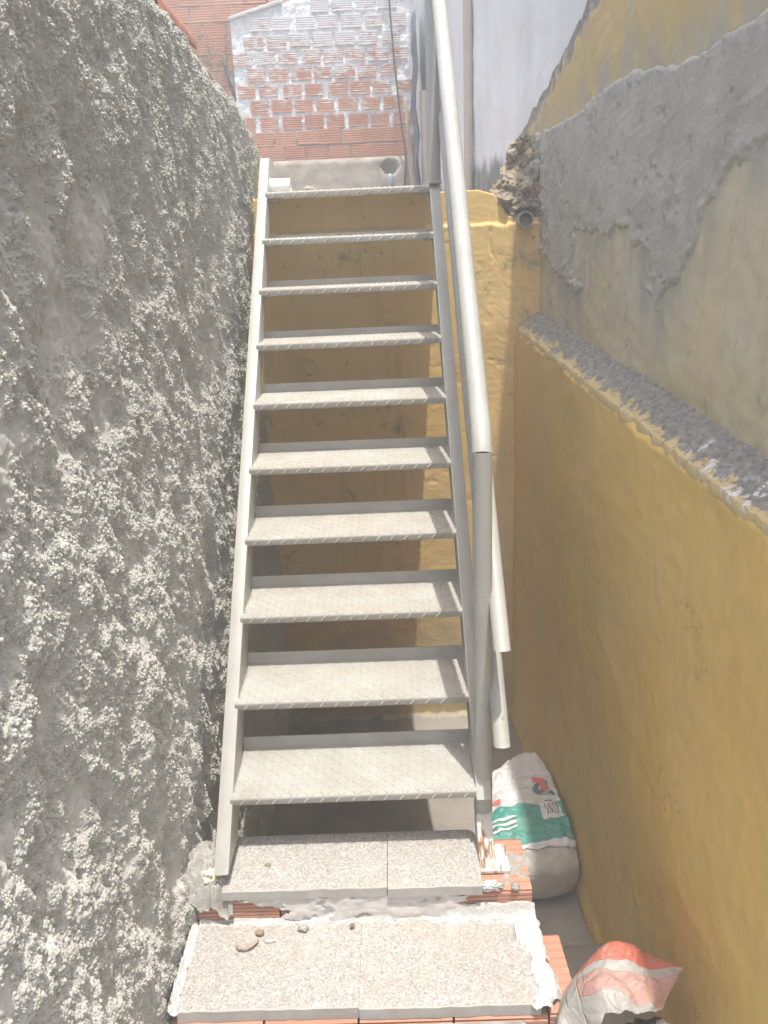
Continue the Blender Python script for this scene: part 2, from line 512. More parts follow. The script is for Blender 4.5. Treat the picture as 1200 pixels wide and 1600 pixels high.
MAT = dict(
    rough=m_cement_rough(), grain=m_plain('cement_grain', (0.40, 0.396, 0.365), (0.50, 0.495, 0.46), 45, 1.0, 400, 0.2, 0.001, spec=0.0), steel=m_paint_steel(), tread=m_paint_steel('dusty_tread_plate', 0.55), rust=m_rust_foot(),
    yback=m_yellow_back(), ylow=m_yellow_lower(), yup=m_yellow_upper(),
    plaster=m_plain('grey_cement_patch', (0.42, 0.40, 0.345), (0.54, 0.515, 0.445), 7, 0.95, 80, 0.9, 0.006, (22, 0.66, (0.22, 0.21, 0.20), 0.6)),
    mortar=m_plain('grey_mortar', (0.32, 0.31, 0.29), (0.47, 0.45, 0.42), 25, 0.95, 160, 0.8, 0.006, (90, 0.62, (0.20, 0.19, 0.18), 0.6)),
    white=m_plain('white_plaster', (0.48, 0.475, 0.46), (0.66, 0.655, 0.645), 18, 0.9, 60, 0.9, 0.008, (40, 0.68, (0.45, 0.42, 0.40), 0.6)),
    smear=m_plain('dirty_white_render', (0.56, 0.53, 0.51), (0.70, 0.68, 0.66), 12, 0.9, 60, 0.5, 0.004, (16, 0.66, (0.22, 0.19, 0.18), 0.7)),
    tileedge=m_plain('terrazzo_edge', (0.38, 0.37, 0.35), (0.48, 0.47, 0.44), 14, 0.8, 120, 0.3, 0.002),
    terr=m_terrazzo(), brick=m_brick(), washbrick=m_brick('whitewashed_clay_brick', True), mwash=m_mortar_wash(),
    whitewall=m_white_wall(),
    concrete=m_plain('yard_concrete', (0.25, 0.225, 0.20), (0.36, 0.325, 0.29), 4, 0.92, 90, 0.6, 0.005, (40, 0.66, (0.22, 0.2, 0.18), 0.5)),
    band=m_plain('stained_render_band', (0.27, 0.235, 0.20), (0.42, 0.37, 0.32), 7, 0.92, 60, 0.5, 0.005),
    rubble=m_plain('broken_render', (0.24, 0.20, 0.155), (0.46, 0.385, 0.27), 16, 0.95, 90, 0.9, 0.008, (24, 0.62, (0.55, 0.48, 0.34), 0.7)),
    pvc=m_plain('white_pvc', (0.80, 0.81, 0.81), (0.86, 0.86, 0.86), 8, 0.35, 50, 0.05, 0.001, spec=0.5),
    gpipe=m_plain('grey_pvc', (0.22, 0.25, 0.28), (0.28, 0.31, 0.34), 8, 0.45, 50, 0.05, 0.001, spec=0.5),
    beige=m_plain('beige_conduit', (0.46, 0.40, 0.34), (0.54, 0.48, 0.42), 6, 0.6, 50, 0.1, 0.002),
    wood=m_plain('weathered_wood', (0.35, 0.29, 0.21), (0.48, 0.41, 0.31), 20, 0.85, 80, 0.4, 0.003, stretch=(1, 1, 0.1)),
    black=m_plain('black_rubber', (0.035, 0.04, 0.05), (0.06, 0.065, 0.075), 10, 0.6, 60, 0.1, 0.002),
    tarp=m_plain('dark_plastic_sheet', (0.09, 0.105, 0.13), (0.15, 0.17, 0.20), 6, 0.55, 20, 0.4, 0.01),
    terra=m_plain('terracotta', (0.36, 0.155, 0.10), (0.46, 0.23, 0.16), 9, 0.85, 60, 0.4, 0.004, (12, 0.6, (0.3, 0.24, 0.2), 0.6)),
    pebble=m_plain('brown_pebble', (0.22, 0.165, 0.12), (0.30, 0.225, 0.165), 40, 0.7, 90, 0.2, 0.001),
    peel=m_plain('dry_leaf', (0.36, 0.29, 0.21), (0.46, 0.385, 0.30), 40, 0.8, 120, 0.4, 0.002),
    cream=m_plain('cream_foam', (0.66, 0.61, 0.45), (0.78, 0.74, 0.60), 30, 0.8, 90, 0.5, 0.004),
    foil=m_plain('pale_grey_lump', (0.48, 0.48, 0.47), (0.68, 0.68, 0.67), 40, 0.6, 120, 0.6, 0.003),
    twig=m_plain('dry_twig', (0.16, 0.11, 0.075), (0.30, 0.22, 0.15), 40, 0.9, 90, 0.2, 0.001),
)

# ------------------------------------------------------------------ ground
n = 90
gx = np.linspace(-12, 12, n); gy = np.linspace(-14, 12, n)
GX, GY = np.meshgrid(gx, gy, indexing='ij')
GZ = -1.0 + 0 * GX
ground = top('ground', np_mesh('ground', np.stack([GX, GY, GZ], -1).reshape(-1, 3), grid_faces(n, n), MAT['concrete']), kind='structure')
# the yard slab beside the steps rises towards the steps' foot
nx, ny = 60, 130
X, Y = np.meshgrid(np.linspace(-0.15, 1.35, nx), np.linspace(-1.6, 2.02, ny), indexing='ij')
Z = -0.965 + 0.09 * sstep(0.345, 0.325, Y) * 1.0 + 0.012 * fbm(X * 3, Y * 3, 3) + 0.004 * fbm(X * 25, Y * 25, 5)
Z += 0.03 * sstep(1.85, 2.0, Y)
yard = top('floor', np_mesh('floor', np.stack([X, Y, Z], -1).reshape(-1, 3), grid_faces(nx, ny), MAT['concrete']), kind='structure')
land = top('landing', MB().box(-2.2, 1.35, 2.06, 6.6, 1.2, 1.70).mesh('landing', MAT['band']), kind='structure')

hz = bpy.data.materials.new('lens_glare_air')  # thin air volume added to stand in for lens glare and lift the shadows
hz.use_nodes = True
hz.node_tree.nodes.clear()
ho = hz.node_tree.nodes.new('ShaderNodeOutputMaterial'); hv = hz.node_tree.nodes.new('ShaderNodeVolumePrincipled')
hv.inputs['Color'].default_value = (0.93, 0.97, 0.96, 1); hv.inputs['Density'].default_value = 0.038; hv.inputs['Anisotropy'].default_value = 0.0
hz.node_tree.links.new(hv.outputs[0], ho.inputs['Volume'])
top('lens_glare_haze', MB().box(-12.5, 12.5, -14.5, 12.5, -2.0, 4.6).mesh('lens_glare_haze', hz), kind='stuff')

# ------------------------------------------------------------------ rough cement wall on the left
def rough_wall():
    nu, nv = 700, 900
    s = np.linspace(0, 1, nu)
    # finer towards the camera
    Yv = -1.55 + (2.45 + 1.55) * (0.55 * s + 0.45 * s ** 1.6)
    v = np.linspace(0, 1, nv)
    ztop = np.interp(Yv, [-1.6, 0.67, 1.95, 2.3, 2.45], [2.20, 2.15, 2.085, 2.02, 1.93]) + 0.02 * fbm(Yv * 9, Yv * 0, 31)
    Y, Vv = np.meshgrid(Yv, v, indexing='ij')
    Z = -1.02 + (ztop[:, None] + 1.02) * Vv
    # lean the pattern along the trowel throw
    U = Y + 0.22 * Z
    big = fbm(U * 1.6 + 3, Z * 1.2, 11, 3)
    mid = fbm(U * 7.5, Z * 5.0, 15, 4, 0.5)
    f = fbm(U * 8.0 + 4, Z * 5.6, 21, 5, 0.62) + 0.30 * big
    smooth = np.exp(-(((Y + 0.38) / 0.36) ** 2 + ((Z - 1.40) / 0.26) ** 2))      # a trowelled area high up
    clump = sstep(-0.85, 0.05, f - 0.45 * smooth)
    w1 = worley(U * 105, Z * 98, 51); w2 = worley(U * 175, Z * 168, 53)
    dens = sstep(-0.40, 0.40, fbm(U * 30, Z * 26, 57, 4, 0.65))
    dome = lambda w, k: np.sqrt(np.maximum(0, 1 - (w * k) ** 2))
    crumb = dome(w1, 1.45) * 0.0040 + dome(w2, 1.4) * 0.0022
    crumb *= 0.15 + 1.0 * dens
    grain = fbm(U * 90, Z * 90, 61, 3, 0.65) * 0.0014
    h = 0.020 * big + 0.017 * mid + 0.0045 * fbm(U * 28, Z * 22, 19, 4, 0.65) + 0.0085 * clump + 0.0040 * f * clump + crumb * (0.20 + 0.80 * clump) + grain
    h -= 0.008 * smooth
    h += 0.02 * np.exp(-(((Y + 0.25) / 0.5) ** 2 + ((Z - 1.85) / 0.12) ** 2))     # a bulge that shades it
    Xs = -0.120 + h
    lim = -0.048
    over = Xs > lim - 0.02
    Xs = np.where(over, lim - 0.02 + 0.02 * np.tanh((Xs - lim + 0.02) / 0.02), Xs)
    rnd = 0.03 * sstep(0.975, 1.0, Vv) ** 2
    Xs = Xs - rnd - 0.05 * sstep(2.36, 2.45, Y) ** 2
    V = np.stack([Xs, Y, Z], -1).reshape(-1, 3)
    F = grid_faces(nu, nv)
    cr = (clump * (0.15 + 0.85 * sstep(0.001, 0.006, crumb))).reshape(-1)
    # thickness: top, far end, back
    topi = np.arange(nu) * nv + nv - 1
    endi = (nu - 1) * nv + np.arange(nv)
    b0 = len(V)
    tb = V[topi].copy(); tb[:, 0] = -0.42
    eb = V[endi].copy(); eb[:, 0] = -0.42
    bb = V[np.arange(nu) * nv].copy(); bb[:, 0] = -0.42
    V = np.concatenate([V, tb, eb, bb])
    k = np.arange(nu - 1)
    Ft = np.stack([topi[:-1], topi[1:], b0 + k + 1, b0 + k], -1)
    k2 = np.arange(nv - 1)
    Fe = np.stack([endi[:-1], b0 + nu + k2, b0 + nu + k2 + 1, endi[1:]], -1)
    b2 = b0 + nu + nv
    Fb = np.stack([b0 + k, b0 + k + 1, b2 + k + 1, b2 + k], -1)
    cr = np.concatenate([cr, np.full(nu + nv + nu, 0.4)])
    dn = (clump * sstep(-0.15, 0.35, fbm(U * 20, Z * 15, 58, 4, 0.65) + 0.5 * (dens - 0.4))).reshape(-1)
    dn = np.concatenate([dn * 0.72 + 0.28 * sstep(-1.0, -0.3, f - 0.9 * smooth).reshape(-1), np.full(nu + nv + nu, 0.1)])
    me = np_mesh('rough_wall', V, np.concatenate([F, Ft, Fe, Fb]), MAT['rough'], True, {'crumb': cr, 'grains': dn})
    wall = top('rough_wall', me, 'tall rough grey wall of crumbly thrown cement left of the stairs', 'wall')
    # the loose cement grains that stick out of it: geometry nodes over the same surface
    gn = bpy.data.node_groups.new('cement_grains', 'GeometryNodeTree')
    gn.interface.new_socket('Geometry', in_out='INPUT', socket_type='NodeSocketGeometry')
    gn.interface.new_socket('Geometry', in_out='OUTPUT', socket_type='NodeSocketGeometry')
    N = gn.nodes.new; L = gn.links.new
    gi = N('NodeGroupInput'); go = N('NodeGroupOutput')
    at = N('GeometryNodeInputNamedAttribute'); at.data_type = 'FLOAT'; at.inputs['Name'].default_value = 'grains'
    mu = N('ShaderNodeMath'); mu.operation = 'MULTIPLY'; mu.inputs[1].default_value = 52000.0
    L(at.outputs[0], mu.inputs[0])
    dp = N('GeometryNodeDistributePointsOnFaces'); dp.distribute_method = 'RANDOM'
    L(gi.outputs[0], dp.inputs['Mesh']); L(mu.outputs[0], dp.inputs['Density']); dp.inputs['Seed'].default_value = 4
    ico = N('GeometryNodeMeshIcoSphere'); ico.inputs['Radius'].default_value = 1.0; ico.inputs['Subdivisions'].default_value = 2
    nz = N('ShaderNodeTexNoise'); nz.inputs['Scale'].default_value = 1.6
    sp = N('GeometryNodeSetPosition'); L(ico.outputs['Mesh'], sp.inputs['Geometry'])
    vm = N('ShaderNodeVectorMath'); vm.operation = 'SUBTRACT'; vm.inputs[1].default_value = (0.5, 0.5, 0.5)
    vs2 = N('ShaderNodeVectorMath'); vs2.operation = 'SCALE'; vs2.inputs['Scale'].default_value = 1.1
    L(nz.outputs['Color'], vm.inputs[0]); L(vm.outputs[0], vs2.inputs[0]); L(vs2.outputs[0], sp.inputs['Offset'])
    sm = N('GeometryNodeSetMaterial'); sm.inputs['Material'].default_value = MAT['grain']; L(sp.outputs[0], sm.inputs['Geometry'])
    ip = N('GeometryNodeInstanceOnPoints'); L(dp.outputs['Points'], ip.inputs['Points']); L(sm.outputs[0], ip.inputs['Instance'])
    rr = N('FunctionNodeRandomValue'); rr.data_type = 'FLOAT_VECTOR'; rr.inputs['Min'].default_value = (-3.1, -3.1, -3.1); rr.inputs['Max'].default_value = (3.1, 3.1, 3.1)
    rs = N('FunctionNodeRandomValue'); rs.data_type = 'FLOAT'; rs.inputs[2].default_value = 0.0; rs.inputs[3].default_value = 1.0; rs.inputs['Seed'].default_value = 9
    pw = N('ShaderNodeMath'); pw.operation = 'POWER'; pw.inputs[1].default_value = 2.2; L(rs.outputs[1], pw.inputs[0])
    ma = N('ShaderNodeMath'); ma.operation = 'MULTIPLY_ADD'; ma.inputs[1].default_value = 0.0030; ma.inputs[2].default_value = 0.0014; L(pw.outputs[0], ma.inputs[0])
    L(rr.outputs[0], ip.inputs['Rotation']); L(ma.outputs[0], ip.inputs['Scale'])
    L(ip.outputs[0], go.inputs[0])
    pts = np_mesh('cement_grains', V, F, MAT['grain'], True, {'grains': dn})
    g = part('cement_grains', pts, wall, kind='stuff')
    g.modifiers.new('grains', 'NODES').node_group = gn
    return wall


rough_wall()

# ------------------------------------------------------------------ yellow wall behind the stairs
def back_wall():
    root = top('yellow_wall', None, 'low sunlit yellow wall behind the open metal treads', 'wall', loc=(0.5, 2.0, -1.0))
    nu, nv = 260, 400
    X, Z = np.meshgrid(np.linspace(-0.40, 1.30, nu), np.linspace(0, 1, nv), indexing='ij')
    zt = np.interp(X[:, 0], [-0.4, 0.93, 1.0, 1.06, 1.3], [1.715, 1.715, 1.69, 1.60, 1.58]) + 0.004 * fbm(X[:, 0] * 12, X[:, 0] * 0, 3)
    Z = -1.02 + (zt[:, None] + 1.02) * Z
    h = 0.004 * fbm(X * 3, Z * 3, 71, 3) + 0.0009 * fbm(X * 22, Z * 60, 75, 4, 0.6)
    led = sstep(1.572, 1.564, Z + 0.006 * fbm(X * 15, Z * 0, 77))
    h += 0.018 * led
    h += 0.03 * sstep(-0.93, -0.955, Z + 0.02 * fbm(X * 10, X * 0, 79))
    # chipped spots and a crack
    ch = sstep(0.62, 0.70, fbm(X * 7, Z * 9, 83, 4))
    h -= 0.0018 * ch
    cx = 1.0 - 0.06 * np.sin((Z - 1.38) * 14) * 0.5 + 0.35 * (1.55 - Z) * 0.2
    h -= 0.006 * np.exp(-((X - cx) / 0.004) ** 2) * sstep(1.40, 1.44, Z) * sstep(1.56, 1.54, Z)
    V = np.stack([X, 1.9690 - h, Z], -1).reshape(-1, 3)
    off = np.array([0.5, 2.0, -1.0])
    F = grid_faces(nu, nv)
    ti = np.arange(nu) * nv + nv - 1
    b0 = len(V); tb = V[ti].copy(); tb[:, 1] += 0.07
    V = np.concatenate([V, tb]); k = np.arange(nu - 1)
    F = np.concatenate([F, np.stack([ti[:-1], ti[1:], b0 + k + 1, b0 + k], -1)])
    part('wall_face', np_mesh('wall_face', V - off, F, MAT['yback']), root)
    return root


back_wall()


# ------------------------------------------------------------------ boundary wall on the right: lower wall, mortar ledge, upper wall, cement patch
def xlow(y): return 1.090 + 0.05 * (2 - y)
def xup(y): return 1.205 + 0.045 * (2 - y)
def zled(y): return 0.942 + 0.083 * y


POLY = [(-1.62, 1.95), (-0.059, 1.889), (0.212, 1.881), (0.428, 1.888), (0.757, 1.943), (1.075, 1.946), (1.435, 1.925), (1.904, 1.936), (2.16, 1.96), (2.16, 1.50),
        (1.99, 1.44), (1.624, 1.35), (1.288, 1.27), (1.189, 1.313), (1.387, 1.33), (1.38, 1.507), (1.012, 1.473), (0.843, 1.502),
        (0.623, 1.439), (0.554, 1.411), (0.54, 1.321), (0.465, 1.248), (0.411, 1.307), (0.312, 1.344), (0.239, 1.409), (0.181, 1.513),
        (0.056, 1.588), (-0.058, 1.622), (-0.5, 1.70), (-1.62, 1.74)]


def poly_sdf(px, py, poly):
    """signed distance, positive inside"""
    d = np.full(px.shape, 1e9); inside = np.zeros(px.shape, bool)
    n_ = len(poly)
    for i in range(n_):
        ax, ay = poly[i]; bx, by = poly[(i + 1) % n_]
        ex, ey = bx - ax, by - ay
        wx, wy = px - ax, py - ay
        t = np.clip((wx * ex + wy * ey) / (ex * ex + ey * ey + 1e-12), 0, 1)
        d = np.minimum(d, (wx - ex * t) ** 2 + (wy - ey * t) ** 2)
        c = ((ay <= py) & (by > py)) | ((by <= py) & (ay > py))
        xi = ax + (py - ay) / np.where(abs(by - ay) < 1e-9, 1e-9, by - ay) * ex
        inside ^= c & (px < xi)
    d = np.sqrt(d)
    return np.where(inside, d, -d)


def right_wall():
    org = (1.2, 0.0, -1.0); off = np.array(org)
    root = top('boundary_wall', None, 'shaded two-tier mustard and cream wall with mortar ledge right of the stairs', 'wall', loc=org)
    # lower wall
    nu, nv = 330, 260
    Y, Vv = np.meshgrid(np.linspace(-1.6, 2.02, nu), np.linspace(0, 1, nv), indexing='ij')
    zt = zled(Y) + 0.008 * fbm(Y * 9, Y * 0, 91)
    Z = -1.02 + (zt + 1.02) * Vv
    h = 0.007 * fbm(Y * 2.2, Z * 2.2, 93, 3) + 0.0014 * fbm(Y * 18, Z * 18, 95, 3) + 0.0016 * fbm(Y * 50 + Z * 12, Z * 14, 97, 2)
    h += 0.016 * sstep(-0.86, -0.95, Z + 0.03 * fbm(Y * 6, Y * 0, 98))
    rt = 0.014 * sstep(0.985, 1.0, Vv) ** 2
    V = np.stack([xlow(Y) - h + rt, Y, Z], -1).reshape(-1, 3) - off
    part('lower_wall', np_mesh('lower_wall', V, grid_faces(nu, nv, True), MAT['ylow']), root, 'mustard yellow lower wall')
    # ledge of broken mortar along the lower wall's top
    nu, nv = 620, 40
    Y, W = np.meshgrid(np.linspace(-1.6, 1.99, nu), np.linspace(0, 1, nv), indexing='ij')
    x0 = xlow(Y) - 0.001 + 0.007 * fbm(Y * 11, Y * 0, 103, 4); x1 = xup(Y) + 0.004
    X = x0 + (x1 - x0) * W
    lump = np.maximum(0, 1 - worley(Y * 26, X * 34, 105)) * 0.014 + np.maximum(0, 1 - worley(Y * 60, X * 70, 107)) * 0.007
    k = sstep(0.12, 0.5, W + 0.3 * fbm(Y * 5, X * 12, 109))
    Z = zled(Y) + 0.004 + 0.052 * W ** 1.3 + lump * (0.25 + k) + 0.004 * fbm(Y * 30, X * 30, 111)
    Z = np.where(W < 0.001, zled(Y) - 0.020, Z)
    Xo = np.where(W < 0.001, X + 0.004, X)
    t = NT('ledge_mortar')
    c = t.ramp(t.noise(60, 4), [(0.3, (0.17, 0.163, 0.145)), (0.7, (0.33, 0.318, 0.285))])
    ye = t.math('ADD', t.attr('front'), t.math('MULTIPLY', t.math('SUBTRACT', t.noise(20, 5, 0.75), 0.47), 2.4))
    f1 = t.ramp(ye, [(0.45, 0.0), (0.62, 1.0)])
    c = t.mix(f1, c, (0.56, 0.44, 0.22))
    f2 = t.math('MULTIPLY', t.ramp(t.noise(4.5, 3), [(0.62, 0.0), (0.70, 1.0)]), t.ramp(t.noise(40, 4), [(0.50, 0.0), (0.55, 1.0)]))
    c = t.mix(f2, c, (0.68, 0.67, 0.69))
    m = t.out(c, 0.95, t.noise(130, 4), 0.7, 0.004)
    V = np.stack([Xo, Y, Z], -1).reshape(-1, 3) - off
    part('mortar_ledge', np_mesh('mortar_ledge', V, grid_faces(nu, nv, False), m, True, {'front': (0.78 - W * 1.5).reshape(-1)}), root, 'lumpy grey mortar ledge with cream and white paint')
    # upper wall
    nu, nv = 400, 180
    Y, Vv = np.meshgrid(np.linspace(-1.6, 2.78, nu), np.linspace(0, 1, nv), indexing='ij')
    zb = np.interp(Y, [-1.6, 1.30, 1.70, 2.17, 2.6, 2.78], [2.75, 2.285, 2.177, 2.067, 1.985, 1.90]) + 0.016 * fbm(Y * 7, Y * 0, 121, 4)
    z0 = zled(Y) - 0.02
    Z = z0 + (zb - z0) * Vv
    h = 0.008 * fbm(Y * 2.5, Z * 2.5, 123, 3) + 0.002 * fbm(Y * 22, Z * 22, 125, 3)
    edge = sstep(0.10, 0.03, (zb - Z) + 0.05 * fbm(Y * 12, Z * 12, 127, 4))
    edge = np.maximum(edge, sstep(0.07, 0.03, (2.78 - Y) + 0.05 * fbm(Y * 12, Z * 12, 127, 4)))
    h -= 0.012 * edge
    V = np.stack([xup(Y) - h, Y, Z], -1).reshape(-1, 3)
    F = grid_faces(nu, nv, True)
    ti = np.arange(nu) * nv + nv - 1; ei = (nu - 1) * nv + np.arange(nv)
    b0 = len(V); tb = V[ti].copy(); tb[:, 0] += 0.09; eb = V[ei].copy(); eb[:, 0] += 0.09
    V = np.concatenate([V, tb, eb]); k = np.arange(nu - 1); k2 = np.arange(nv - 1)
    F = np.concatenate([F, np.stack([ti[:-1], b0 + k, b0 + k + 1, ti[1:]], -1), np.stack([ei[:-1], ei[1:], b0 + nu + k2 + 1, b0 + nu + k2], -1)])
    ed = np.concatenate([edge.reshape(-1), np.ones(nu + nv)])
    ws = np.concatenate([sstep(-0.16, 0.0, poly_sdf(Y, Z, POLY) + 0.03 * fbm(Y * 9, Z * 5, 128, 3)).reshape(-1), np.zeros(nu + nv)])
    part('upper_wall', np_mesh('upper_wall', V - off, F, MAT['yup'], True, {'edge': ed, 'wash': ws}), root, 'faded cream and yellow upper wall with a ragged top')
    # grey cement patch, standing proud of the paint
    nu, nv = 520, 170
    Y, Z = np.meshgrid(np.linspace(-1.6, 2.16, nu), np.linspace(1.18, 2.0, nv), indexing='ij')
    wob = 0.020 * fbm(Y * 11, Z * 11, 131, 4) + 0.003 * fbm(Y * 50, Z * 50, 133, 3)
    wob *= 0.35 + 0.65 * sstep(1.88, 1.65, Z)
    sd = poly_sdf(Y, Z, POLY) + wob
    body = sstep(-0.004, 0.012, sd)
    rg = 0.7 + 1.0 * sstep(1.3, 1.9, Y) + 0.5 * sstep(0.06, 0.0, sd)
    h = -0.006 + 0.013 * body + body * (0.004 * fbm(Y * 4, Z * 4, 123, 3) + rg * (0.0022 * fbm(Y * 22, Z * 12, 135, 4, 0.6) + 0.0014 * fbm(Y * 60, Z * 60, 137, 2)))
    h += body * 0.0022 * np.maximum(0, fbm(Y * 7 + Z * 3, Z * 38 + Y * 6, 143, 3) - 0.15)
    h -= body * 0.005 * sstep(0.60, 0.72, fbm(Y * 12, Z * 12, 145, 4))
    rim = np.exp(-((sd - 0.018) / 0.018) ** 2) * np.maximum(0, fbm(Y * 16, Z * 16, 139, 3) + 0.1)
    h += 0.006 * rim + 0.012 * sstep(1.75, 1.95, Y) * np.maximum(0, fbm(Y * 25, Z * 25, 141, 3))
    h += 0.010 * fbm(Y * 2.5, Z * 2.5, 123, 3) * 0.8
    V = np.stack([xup(Y) - h, Y, Z], -1).reshape(-1, 3) - off
    F = grid_faces(nu, nv, True)
    keep = (sd.reshape(-1)[F] > -0.012).all(1)
    F = F[keep]
    used = np.unique(F); rem = np.full(len(V), -1); rem[used] = np.arange(len(used))
    part('cement_patch', np_mesh('cement_patch', V[used], rem[F], MAT['plaster']), root, 'ragged grey cement patch')
    return root


right_wall()

# white wall that carries on above and behind it
pl = [(-1.6, 1.43), (2.2, 1.265), (2.85, 1.215), (3.68, 1.085), (6.12, 0.80)]
nu, nv = 260, 150
ys = np.concatenate([np.linspace(-1.6, 2.1, 60), np.linspace(2.13, 6.12, nu - 60)])
Y, Z = np.meshgrid(ys, np.linspace(1.6, 3.95, nv), indexing='ij')
X = np.interp(Y, [p[0] for p in pl], [p[1] for p in pl]) - 0.012 * fbm(Y * 2, Z * 2, 151, 4) - 0.003 * fbm(Y * 14, Z * 14, 153, 3)
V = np.stack([X, Y, Z], -1).reshape(-1, 3)
F = grid_faces(nu, nv, True)
ti = np.arange(nu) * nv + nv - 1; b0 = len(V)
tb = V[ti].copy(); tb[:, 0] += 0.14; bb = V[np.arange(nu) * nv].copy(); bb[:, 0] += 0.14
V = np.concatenate([V, tb, bb]); k = np.arange(nu - 1)
F = np.concatenate([F, np.stack([ti[:-1], b0 + k, b0 + k + 1, ti[1:]], -1), np.stack([b0 + k, b0 + nu + k, b0 + nu + k + 1, b0 + k + 1], -1)])
top('white_wall', np_mesh('white_wall', V, F, MAT['whitewall']), 'tall streaked white wall above the yellow wall with a grey stained foot', 'wall')

# ------------------------------------------------------------------ brick walls at the far end
def ridged_brick(w, h, d, grooves=5, gd=0.005):
    """hollow clay brick, front at y=0 facing -Y, origin at the centre of the front"""
    mb = MB()
    prof = []
    z = -h / 2
    prof.append((0.0, z))
    step = h / (grooves + 1)
    for g in range(grooves):
        zc = -h / 2 + step * (g + 1)
        prof += [(0.0, zc - 0.006), (gd, zc - 0.003), (gd, zc + 0.003), (0.0, zc + 0.006)]
    prof.append((0.0, h / 2))
    poly = prof + [(d, h / 2), (d, -h / 2)]
    # ends: fan from the back so the profile stays simple
    n_ = len(poly)
    vs = [(-w / 2, y, z) for y, z in poly] + [(w / 2, y, z) for y, z in poly]
    fs = [(i, (i + 1) % n_, n_ + (i + 1) % n_, n_ + i) for i in range(n_)]
    fs += [tuple(range(n_)), tuple(range(n_, 2 * n_))[::-1]]
    mb.add(vs, fs)
    return mb


